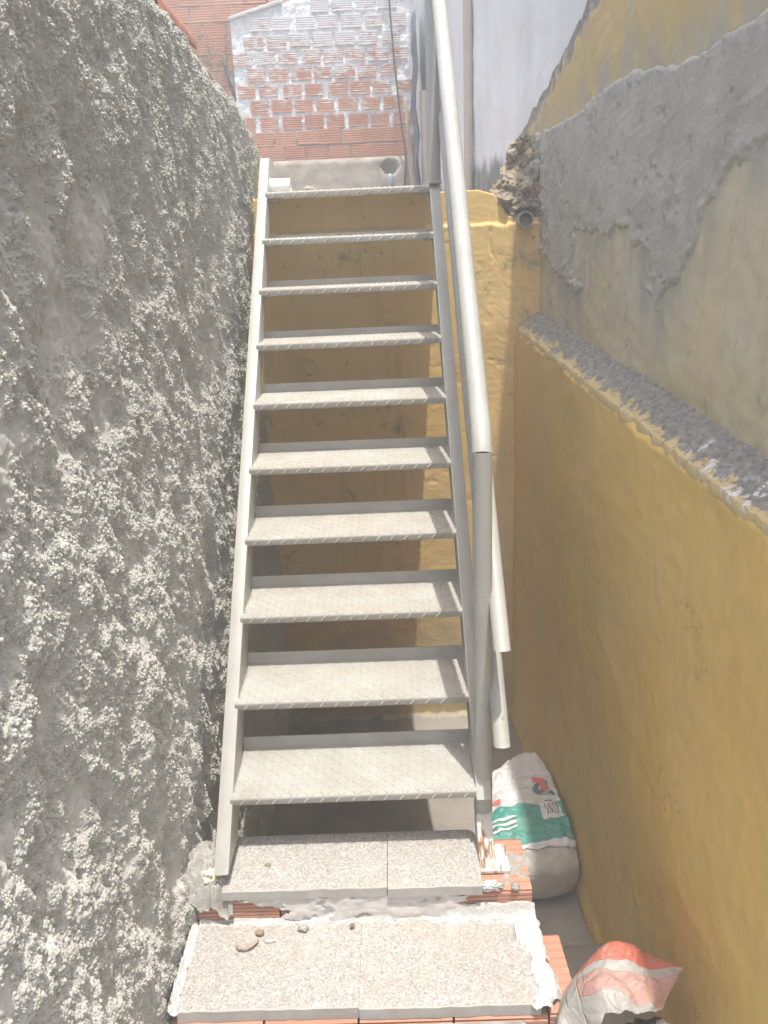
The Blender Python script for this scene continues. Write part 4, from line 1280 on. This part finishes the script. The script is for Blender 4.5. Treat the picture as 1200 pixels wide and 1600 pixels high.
    hh = 0.001 + 0.007 * sstep(0, 0.15, msk) + 0.0025 * fbm(X * 24, Z * 24, 257, 4)
    F = grid_faces(150, 20); keep = (msk.reshape(-1)[F] > 0).all(1); F = F[keep]
    V = np.stack([X, bf + 0.012 - hh, Z], -1).reshape(-1, 3) - off
    used = np.unique(F); rem = np.full(len(V), -1); rem[used] = np.arange(len(used))
    part('render', np_mesh('render', V[used], rem[F], MAT['smear']), s2, 'patchy dirty white render over the block row')
    blk2 = ridge_block(0.075, 0.235, 0.098).mesh('clay_block', MAT['brick'])
    part('clay_block', blk2, s2, loc=(0.827 - org[0], bf + 0.014 - org[1], zb - 0.002 - org[2]), rot=(0, 0, 0.03))
    part('core', MB().box(-0.085, 0.86, -0.405, -0.16, -0.97, zb - 0.003).mesh('core', MAT['smear'], off=org), s2)
    # white plaster where the riser meets the tile, thick and folded at the right
    nx_, nw = 220, 16
    xs = np.linspace(-0.085, 0.838, nx_)
    X, W = np.meshgrid(xs, np.linspace(0, 1, nw), indexing='ij')
    wid = 0.020 + 0.008 * fbm(X * 13, X * 0, 231, 4) + 0.018 * sstep(0.52, 0.68, X) + 0.006 * fbm(X * 40, X * 0, 233, 3)
    y1 = -0.1325; Y = y1 - wid * (1 - W)
    hgt = 0.005 + 0.006 * fbm(X * 14, W * 3 + 4, 235, 4) + 0.006 * np.sin(W * 9 + 2 * fbm(X * 7, X * 0, 236, 2)) * sstep(0.5, 0.66, X) + 0.012 * sstep(0.55, 0.68, X)
    Z = zt - 0.003 + hgt * sstep(0.0, 0.45, W) + 0.015 * sstep(0.6, 1.0, W) * (0.5 + sstep(0.5, 0.66, X)) + 0.003 * fbm(X * 35, Y * 60, 237, 3)
    part('plaster_bead', np_mesh('plaster_bead', np.stack([X, Y, Z], -1).reshape(-1, 3) - off, grid_faces(nx_, nw), MAT['white']), s2, 'white plaster bead at the foot of the riser')
    # bead along the left, against the wall
    Yv, W = np.meshgrid(np.linspace(-0.422, -0.14, 140), np.linspace(0, 1, 16), indexing='ij')
    wid = 0.002 + 0.010 * fbm(Yv * 26, Yv * 0, 241, 5, 0.65)
    X = -0.104 + (wid + 0.020) * W
    Z = zt + 0.016 * (1 - W) ** 1.2 - 0.003 + 0.007 * fbm(Yv * 34, W * 4, 243, 4, 0.6) * (1.1 - W)
    part('plaster_bead', np_mesh('plaster_bead', np.stack([X, Yv, Z], -1).reshape(-1, 3) - off, grid_faces(140, 16, False), MAT['white']), s2)
    # crumbly white fill at the right end
    X, Y = np.meshgrid(np.linspace(0.775, 0.885, 80), np.linspace(-0.432, -0.16, 150), indexing='ij')
    rgt = 0.846 + 0.032 * sstep(-0.30, -0.33, Y) * sstep(-0.41, -0.36, Y) + 0.012 * fbm(Y * 16, Y * 0, 245, 3) - 0.02 * sstep(-0.37, -0.43, Y)
    lef = 0.794 + 0.018 * fbm(Y * 14, Y * 0 + 3, 247, 4) - 0.03 * sstep(-0.28, -0.2, Y)
    sd = np.minimum(rgt - X, X - lef) + 0.008 * fbm(X * 60, Y * 60, 249, 3)
    Z = zt - 0.004 + 0.009 * sstep(0, 0.012, sd) + 0.004 * fbm(X * 50, Y * 50, 251, 3) + 0.004 * np.maximum(0, 1 - worley(X * 110, Y * 110, 253)) - 0.06 * sstep(0.84, 0.885, X)
    F = grid_faces(80, 150); keep = (sd.reshape(-1)[F] > -0.002).all(1); F = F[keep]
    V = np.stack([X, Y, Z], -1).reshape(-1, 3) - off
    used = np.unique(F); rem = np.full(len(V), -1); rem[used] = np.arange(len(used))
    part('plaster_fill', np_mesh('plaster_fill', V[used], rem[F], MAT['white']), s2, 'crumbly white plaster fill')


steps()

# ------------------------------------------------------------------ litter on the steps
top('pebble', blob_mesh('pebble', MAT['pebble'], 0.012, 0.0095, 0.007, 3, 0.10, 3), 'smooth brown pebble on the lower terrazzo step', 'pebble', loc=(0.088, -0.182, -0.294))


def curl(name, m, pts, w, thick):
    mb = MB(); vs = []; fs = []
    for i, (x, y, z) in enumerate(pts):
        ww = w * (0.5 + 0.5 * math.sin(math.pi * (i + 0.6) / len(pts))) * (1 + 0.25 * math.sin(i * 2.3))
        a = pts[max(0, i - 1)]; b = pts[min(len(pts) - 1, i + 1)]
        d = Vector((b[0] - a[0], b[1] - a[1], 0)).normalized(); nrm = Vector((-d.y, d.x, 0))
        p = Vector((x, y, z))
        vs += [p - nrm * ww + Vector((0, 0, 0.004)), p, p + nrm * ww + Vector((0, 0, 0.006))]
        vs += [v - Vector((0, 0, thick)) for v in vs[-3:]]
    for i in range(len(pts) - 1):
        a = i * 6; b = a + 6
        fs += [(a, a + 1, b + 1, b), (a + 1, a + 2, b + 2, b + 1), (a + 3, b + 3, b + 4, a + 4), (a + 4, b + 4, b + 5, a + 5), (a, b, b + 3, a + 3), (a + 2, a + 5, b + 5, b + 2)]
    e = (len(pts) - 1) * 6
    fs += [(0, 3, 4, 1), (1, 4, 5, 2), (e, e + 1, e + 4, e + 3), (e + 1, e + 2, e + 5, e + 4)]
    mb.add(vs, fs)
    return mb.mesh(name, m, True)


top('dry_leaf', curl('dry_leaf', MAT['peel'], [(0.030, -0.222, -0.298), (0.042, -0.236, -0.294), (0.058, -0.238, -0.292), (0.072, -0.232, -0.291), (0.084, -0.218, -0.293), (0.088, -0.202, -0.297)], 0.0042, 0.0010),
    'curled tan leaf scrap on the lower terrazzo step', 'leaf')
top('mortar_crumb', blob_mesh('mortar_crumb', MAT['white'], 0.014, 0.007, 0.005, 8, 0.3, 3), 'white flake beside the brown pebble', 'crumb', loc=(0.118, -0.205, -0.299))
top('mortar_crumb', blob_mesh('mortar_crumb', MAT['mortar'], 0.014, 0.009, 0.007, 12, 0.3, 3), 'grey brown lump stuck in the white plaster bead', 'crumb', loc=(0.205, -0.172, -0.292))
top('mortar_crumb', blob_mesh('mortar_crumb', MAT['pebble'], 0.007, 0.006, 0.006, 14, 0.3, 3), 'small dark crumb in the white plaster bead', 'crumb', loc=(0.338, -0.170, -0.291))
top('foam_lump', blob_mesh('foam_lump', MAT['cream'], 0.024, 0.022, 0.020, 5, 0.4, 4, 3.2), 'cream crumpled lump in the mortar left of the upper step', 'lump', loc=(-0.050, -0.098, -0.178))
top('pale_lump', blob_mesh('pale_lump', MAT['foil'], 0.030, 0.013, 0.012, 7, 0.4, 4, 3.2), 'crumpled pale lump in front of the base plate on the clay block', 'lump', loc=(0.718, -0.130, -0.209))
top('mortar_crumb', blob_mesh('mortar_crumb', MAT['mortar'], 0.011, 0.013, 0.008, 9, 0.3, 3), 'round grey mortar crumb on the bare clay block', 'crumb', loc=(0.787, -0.128, -0.217))
top('mortar_crumb', blob_mesh('mortar_crumb', MAT['pebble'], 0.008, 0.008, 0.003, 19, 0.3, 3), 'dark smudge of dirt on the upper terrazzo step', 'crumb', loc=(0.10, -0.045, -0.1905))

pv = top('white_pipe', None, 'short white plastic pipe lying on the top tread', 'pipe', loc=(-0.018, 1.86, 1.7235))
vs = []; fs = []; n_ = 28
for (x, r) in ((0.0, 0.031), (0.102, 0.031), (0.102, 0.0275), (0.0, 0.0275)):
    for k in range(n_):
        a = 2 * math.pi * k / n_; vs.append((x + 0.012, r * math.cos(a), 0.033 + r * math.sin(a)))
for s in range(4):
    for k in range(n_):
        j = (k + 1) % n_; t2 = (s + 1) % 4
        fs.append((s * n_ + k, s * n_ + j, t2 * n_ + j, t2 * n_ + k))
part('pipe', MB().add(vs, fs).mesh('pipe', MAT['pvc'], True), pv)
top('mortar_lump', blob_mesh('mortar_lump', MAT['band'], 0.035, 0.03, 0.03, 22, 0.3, 3), 'small tan lump beside the white plastic pipe', 'lump', loc=(0.155, 2.10, 1.74))

# ------------------------------------------------------------------ sacks
def woven(name, c0, c1, sheen=0.35, weave=900, transl=0.0):
    t = NT(name)
    c = t.ramp(t.noise(10, 4), [(0.3, c0), (0.7, c1)])
    w = t.n('ShaderNodeTexWave'); w.inputs['Scale'].default_value = weave / 6; w.inputs['Distortion'].default_value = 0.5
    t.l(t.pos(), w.inputs['Vector'])
    du = t.ramp(t.noise(14, 5, 0.7), [(0.5, 0.0), (0.72, 0.45)])
    c = t.mix(du, c, (0.42, 0.39, 0.35))
    cz = t.math('ABSOLUTE', t.math('SUBTRACT', t.noise(11, 3, 0.5, dist=1.6), 0.5))
    b = t.math('ADD', t.math('ADD', t.math('MULTIPLY', w.outputs['Fac'], 0.06), t.math('MULTIPLY', t.noise(45, 4, 0.6), 0.4)), t.math('MULTIPLY', cz, 4.0))
    m = t.out(c, sheen, b, 0.55, 0.008, spec=0.45)
    if transl:
        t.b.inputs['Transmission Weight'].default_value = 0.0
        tr = t.n('ShaderNodeBsdfTranslucent'); mx = t.n('ShaderNodeMixShader'); mx.inputs[0].default_value = transl
        t.l(c, tr.inputs['Color'])
        out = t.t.nodes['Material Output']
        t.l(t.b.outputs[0], mx.inputs[1]); t.l(tr.outputs[0], mx.inputs[2]); t.l(mx.outputs[0], out.inputs['Surface'])
    return m


SACKW = woven('white_woven_sack', (0.62, 0.61, 0.62), (0.74, 0.73, 0.74))
SACKG = woven('green_sack_print', (0.05, 0.27, 0.225), (0.11, 0.38, 0.33), 0.28)
SACKD = woven('grey_sack_end', (0.42, 0.40, 0.37), (0.54, 0.52, 0.48), 0.6)
REDP = woven('red_print', (0.62, 0.13, 0.10), (0.70, 0.19, 0.15), 0.4)
GRNP = woven('dark_green_print', (0.04, 0.15, 0.13), (0.06, 0.19, 0.16), 0.4)
BLKP = woven('black_print', (0.03, 0.03, 0.035), (0.05, 0.05, 0.055), 0.5)


def catmull(P, t):
    P = np.asarray(P, float); n_ = len(P) - 1
    t = np.clip(t, 0, 1) * n_
    i = np.minimum(np.floor(t).astype(int), n_ - 1); f = (t - i)[..., None]
    p0 = P[np.maximum(i - 1, 0)]; p1 = P[i]; p2 = P[i + 1]; p3 = P[np.minimum(i + 2, n_)]
    return 0.5 * ((2 * p1) + (-p0 + p2) * f + (2 * p0 - 5 * p1 + 4 * p2 - p3) * f ** 2 + (-p0 + 3 * p1 - 3 * p2 + p3) * f ** 3)


# sack 1: lies on its back, base towards the steps, mouth up along the wall
CEN = [(0.985, 0.555, -0.855), (0.985, 0.570, -0.855), (0.985, 0.610, -0.85), (0.985, 0.685, -0.835), (0.985, 0.785, -0.81), (0.985, 0.895, -0.785), (0.990, 0.995, -0.76), (1.000, 1.085, -0.725), (1.040, 1.165, -0.68)]
HW = [0.0, 0.105, 0.165, 0.195, 0.205, 0.195, 0.17, 0.125, 0.040]
HT = [0.0, 0.070, 0.108, 0.122, 0.116, 0.090, 0.055, 0.026, 0.010]


def sack1(u, th, lift=0.0):
    u = np.asarray(u, float); th = np.asarray(th, float)
    u = u + 0.055 * np.cos(th) * 4 * u * (1 - u)
    c = catmull(CEN, u); w = catmull(np.array(HW)[:, None], u)[..., 0]; h = catmull(np.array(HT)[:, None], u)[..., 0]
    w = np.maximum(w, 0.0004); h = np.maximum(h, 0.0004)
    ct, st = np.cos(th), np.sin(th)
    wr = 1 + 0.05 * fbm(th * 1.2 + 3, u * 6, 261, 3) + 0.035 * sstep(0.35, 0.9, u) * fbm(th * 5, u * 4, 263, 3)
    pl_ = 0.012 * sstep(0.30, 0.0, np.abs(u - 0.36)) * np.sin(th * 26 + 3 * np.sin(u * 9)) * 0.25
    e = 0.75
    x = c[..., 0] + np.sign(ct) * np.abs(ct) ** e * w * wr + (lift) * ct
    y = c[..., 1] + 0.35 * np.sign(st) * np.abs(st) ** e * h * 0.0 - 0.25 * st * h
    z = c[..., 2] + np.sign(st) * np.abs(st) ** e * h * (wr + pl_ * 3) + lift * np.maximum(st, 0.3)
    z += 0.012 * fbm(x * 16 + y * 9, y * 24, 265, 3) * sstep(0.2, 0.45, u) + 0.004 * np.sin(x * 70 + y * 40 + 4 * np.sin(y * 20)) * sstep(0.0, 0.15, u) * sstep(0.45, 0.3, u) * np.maximum(st, 0)
    x = np.minimum(x, xlow(y) - 0.012)
    z = np.maximum(z, -0.958)
    return np.stack([x, y - lift * 0.5, z], -1)


def surf(fn, u0, u1, t0, t1, nu, nt, m, name, off, lift=0.0, closed=False, edge=None):
    U, T = np.meshgrid(np.linspace(u0, u1, nu), np.linspace(t0, t1, nt), indexing='ij')
    if edge is not None: U = edge(U, T)
    V = fn(U, T, lift).reshape(-1, 3) - np.array(off)
    return np_mesh(name, V, grid_faces(nu, nt, False), m)


def ribbon(fn, pts, w, m, name, off, lift):
    """flat printed stroke following (u,theta) points"""
    V = []
    P = np.array(pts, float)
    for i in range(len(P)):
        d = P[min(i + 1, len(P) - 1)] - P[max(i - 1, 0)]
        d = d * np.array([0.62, 0.17]); d /= np.linalg.norm(d) + 1e-9
        nrm = np.array([-d[1] / 0.62, d[0] / 0.17])
        V += [fn(P[i, 0] + nrm[0] * w, P[i, 1] + nrm[1] * w, lift), fn(P[i, 0] - nrm[0] * w, P[i, 1] - nrm[1] * w, lift)]
    F = np.array([(2 * i, 2 * i + 1, 2 * i + 3, 2 * i + 2) for i in range(len(P) - 1)])
    return np_mesh(name, np.array(V) - np.array(off), F, m)


def build_sack1():
    org = (0.985, 0.85, -0.95)
    r = top('cement_sack', None, 'half full white and green woven sack slumped against the yellow wall behind the post', 'sack', loc=org)
    TAU = 2 * math.pi
    uS, uG = 0.335, 0.60
    part('sack_end', surf(sack1, 0.0, uS, 0, TAU, 60, 110, SACKD, 'sack_end', org), r, 'dusty grey sewn end')
    part('green_band', surf(sack1, uS, uG, 0, TAU, 60, 110, SACKG, 'green_band', org), r, 'shiny green printed band')
    part('sack_body', surf(sack1, uG, 1.0, 0, TAU, 90, 110, SACKW, 'sack_body', org), r, 'white empty upper half')
    part('seam', surf(sack1, uS - 0.022, uS + 0.022, 0, math.pi, 6, 90, SACKW, 'seam', org, 0.006), r)
    lf = 0.004
    # barcode label
    uc, tc = uG - 0.055, 1.18
    lab = part('label', surf(sack1, uc - 0.06, uc + 0.075, tc - 0.24, tc + 0.24, 24, 28, SACKW, 'label', org, lf), r, 'white barcode label')
    for k, ww in enumerate((0.012, 0.005, 0.009, 0.004, 0.012, 0.006, 0.010)):
        a = tc - 0.15 + k * 0.045
        part('bar', surf(sack1, uc - 0.035, uc + 0.035, a, a + ww * 1.8, 8, 3, BLKP, 'bar', org, lf + 0.0025), lab)
    part('bar', surf(sack1, uc + 0.05, uc + 0.056, tc - 0.12, tc + 0.1, 2, 4, BLKP, 'bar', org, lf + 0.002), lab)
    # round red and green emblem on the white part
    ec, et = 0.70, 1.15
    ring = [(ec + 0.045 * math.sin(a), et + 0.24 * math.cos(a)) for a in np.linspace(-2.6, 2.2, 26)]
    part('emblem', ribbon(sack1, ring, 0.010, GRNP, 'emblem', org, lf), r)
    arc = [(ec + 0.01 + 0.062 * math.sin(a), et + 0.20 + 0.25 * math.cos(a)) for a in np.linspace(1.3, 3.5, 14)]
    part('emblem', ribbon(sack1, arc, 0.010, REDP, 'emblem', org, lf + 0.001), r, 'red arrow stroke of the emblem')
    part('emblem', ribbon(sack1, [(ec - 0.015, et + 0.04), (ec + 0.03, et + 0.03), (ec + 0.07, et + 0.06)], 0.014, REDP, 'emblem', org, lf + 0.001), r)
    part('emblem', ribbon(sack1, [(ec - 0.016, et + 0.16), (ec - 0.004, et + 0.02)], 0.010, REDP, 'emblem', org, lf + 0.001), r)
    # red and pale print lines
    for (a, b, c2, m_) in ((0.74, 2.35, 2.75, REDP), (0.645, 2.0, 2.5, REDP)):
        part('print_line', ribbon(sack1, [(a, t_) for t_ in np.linspace(b, c2, 8)], 0.009, m_, 'print_line', org, lf), r)
    for a, w_ in ((0.53, 0.004), (0.50, 0.004), (0.475, 0.003)):
        part('print_line', ribbon(sack1, [(a + 0.02 * (t_ - 2.2), t_) for t_ in np.linspace(1.75, 2.7, 12)], w_, SACKW, 'print_line', org, lf), r)


build_sack1()

# sack 2: open plastic bag, close to the camera
BAGW = woven('milky_plastic', (0.60, 0.585, 0.555), (0.72, 0.70, 0.67), 0.35, 400, 0.5)
BAGR = woven('red_plastic', (0.66, 0.185, 0.125), (0.72, 0.25, 0.18), 0.35, 400, 0.35)
BAGP = woven('pale_red_plastic', (0.60, 0.36, 0.31), (0.68, 0.45, 0.40), 0.35, 400, 0.35)


NET = np.array([
 [(0.872, -0.30, -0.72), (0.892, -0.26, -0.601), (0.949, -0.22, -0.514), (1.006, -0.22, -0.405), (1.068, -0.21, -0.396), (1.135, -0.22, -0.421), (1.194, -0.25, -0.434)],
 [(0.850, -0.37, -0.62), (0.855, -0.36, -0.437), (0.891, -0.33, -0.356), (0.967, -0.33, -0.23), (1.025, -0.33, -0.213), (1.09, -0.335, -0.254), (1.172, -0.34, -0.291)],
 [(0.832, -0.44, -0.58), (0.835, -0.43, -0.384), (0.871, -0.39, -0.304), (0.937, -0.40, -0.224), (1.003, -0.41, -0.208), (1.073, -0.41, -0.236), (1.152, -0.38, -0.259)],
 [(0.815, -0.50, -0.62), (0.829, -0.47, -0.357), (0.869, -0.45, -0.290), (0.930, -0.46, -0.204), (1.001, -0.47, -0.212), (1.073, -0.46, -0.245), (1.120, -0.42, -0.256)],
 [(0.820, -0.56, -0.62), (0.832, -0.52, -0.395), (0.885, -0.51, -0.341), (0.935, -0.51, -0.235), (0.987, -0.52, -0.222), (1.057, -0.50, -0.242), (1.092, -0.45, -0.265)]])


def bag2(S, T, lift=0.0):
    """hood of the bag: S 0..1 from the left side over to the right, T 0..1 from the back over the crest to the mouth"""
    S = np.asarray(S, float); T = np.asarray(T, float)
    cols = np.stack([catmull(NET[i], S) for i in range(5)], 0)
    tt = np.clip(T, 0, 1) * 4; i = np.minimum(np.floor(tt).astype(int), 3); f = (tt - i)[..., None]
    pick = lambda k: np.take_along_axis(cols, np.clip(k, 0, 4)[None, ..., None], 0)[0]
    p0, p1, p2, p3 = pick(i - 1), pick(i), pick(i + 1), pick(i + 2)
    P = 0.5 * ((2 * p1) + (-p0 + p2) * f + (2 * p0 - 5 * p1 + 4 * p2 - p3) * f ** 2 + (-p0 + 3 * p1 - 3 * p2 + p3) * f ** 3)
    w = 0.006 * fbm(S * 9 + T * 2, T * 4, 271, 3) + 0.003 * np.sin(S * 46 + 3 * np.sin(T * 5)) * sstep(0.35, 0.9, T)
    P[..., 2] += w; P[..., 0] += 0.5 * w
    P[..., 1] += 0.012 * fbm(S * 8, T * 0 + 3, 275, 3) * sstep(0.8, 1.0, T)
    P[..., 0] = np.minimum(P[..., 0], xlow(P[..., 1]) - 0.010)
    return P


def build_sack2():
    org = (1.0, -0.37, -0.885)
    r = top('plastic_bag', None, 'open milky plastic bag with a red printed top leaning on the yellow wall in front', 'bag', loc=org)
    off = np.array(org)

    def patch(name, m, s0, s1, t0, t1, ns, nt_, label=None):
        S, T = np.meshgrid(np.linspace(0, 1, ns), np.linspace(0, 1, nt_), indexing='ij')
        S0 = s0 if not callable(s0) else s0(T); S1 = s1 if not callable(s1) else s1(T)
        S = S0 + (S1 - S0) * S
        T0 = t0(S) if callable(t0) else t0; T1 = t1(S) if callable(t1) else t1
        T = T0 + (T1 - T0) * T
        o = part(name, np_mesh(name, bag2(S, T).reshape(-1, 3) - off, grid_faces(ns, nt_), m), r, label)
        md = o.modifiers.new('thickness', 'SOLIDIFY'); md.thickness = 0.0012
        return o
    sw = 0.40
    a_ = lambda S: 0.41 + 0.05 * np.sin((S - sw) * 5) - 0.03 * S
    b_ = lambda S: 0.49 + 0.05 * np.sin((S - sw) * 5) - 0.01 * S + 0.05 * sstep(0.8, 1.0, S)
    c_ = lambda S: np.clip(0.80 + 0.35 * (S - 0.55) + 0.03 * np.sin(S * 30), 0, 0.97)
    patch('bag_body', BAGW, 0.0, sw, 0.0, 1.0, 60, 90)
    patch('red_band', BAGR, sw, 1.0, 0.0, a_, 80, 50, 'red printed band')
    patch('white_stripe', BAGW, sw, 1.0, a_, b_, 80, 12, 'white stripe between the red bands')
    patch('pale_band', BAGP, sw, 1.0, b_, c_, 80, 30, 'pale red translucent band')
    patch('flap', BAGW, sw, 1.0, c_, 1.0, 80, 20, 'milky torn edge over the mouth')
    # the full lower part of the bag
    nu_, nt_ = 40, 90
    U, T = np.meshgrid(np.linspace(0, 1, nu_), np.linspace(0, 2 * math.pi, nt_), indexing='ij')
    rr = np.interp(U, [0, 0.12, 0.5, 0.85, 1.0], [0.05, 0.135, 0.150, 0.145, 0.135]) * (1 + 0.05 * fbm(T * 1.4, U * 4, 277, 3))
    x = 0.995 + np.cos(T) * rr; y = -0.375 + np.sin(T) * rr * 0.95
    z = -0.885 + U * (0.42 + 0.03 * np.sin(T))
    x = np.minimum(x, xlow(y) - 0.012)
    part('bag_body', np_mesh('bag_body', np.stack([x, y, z], -1).reshape(-1, 3) - off, grid_faces(nu_, nt_), BAGW), r)
    part('contents', blob_mesh('contents', BLKP, 0.075, 0.06, 0.05, 6, 0.25, 4), r, 'dark rubbish in the mouth', loc=(0.06, -0.095, 0.485))
    part('contents', blob_mesh('contents', SACKW, 0.018, 0.03, 0.04, 9, 0.25, 3), r, 'white scrap in the mouth', loc=(0.078, -0.125, 0.56), rot=(0.5, 0.2, 0.4))
    part('contents', blob_mesh('contents', GRNP, 0.02, 0.012, 0.012, 4, 0.3, 3), r, 'dark green scrap in the mouth', loc=(0.0, -0.13, 0.565), rot=(0.1, 0.2, 0.7))


build_sack2()

# ------------------------------------------------------------------ lift everything so that the yard floor is at z = 0
for o in TOPS:
    o.location.z += SH
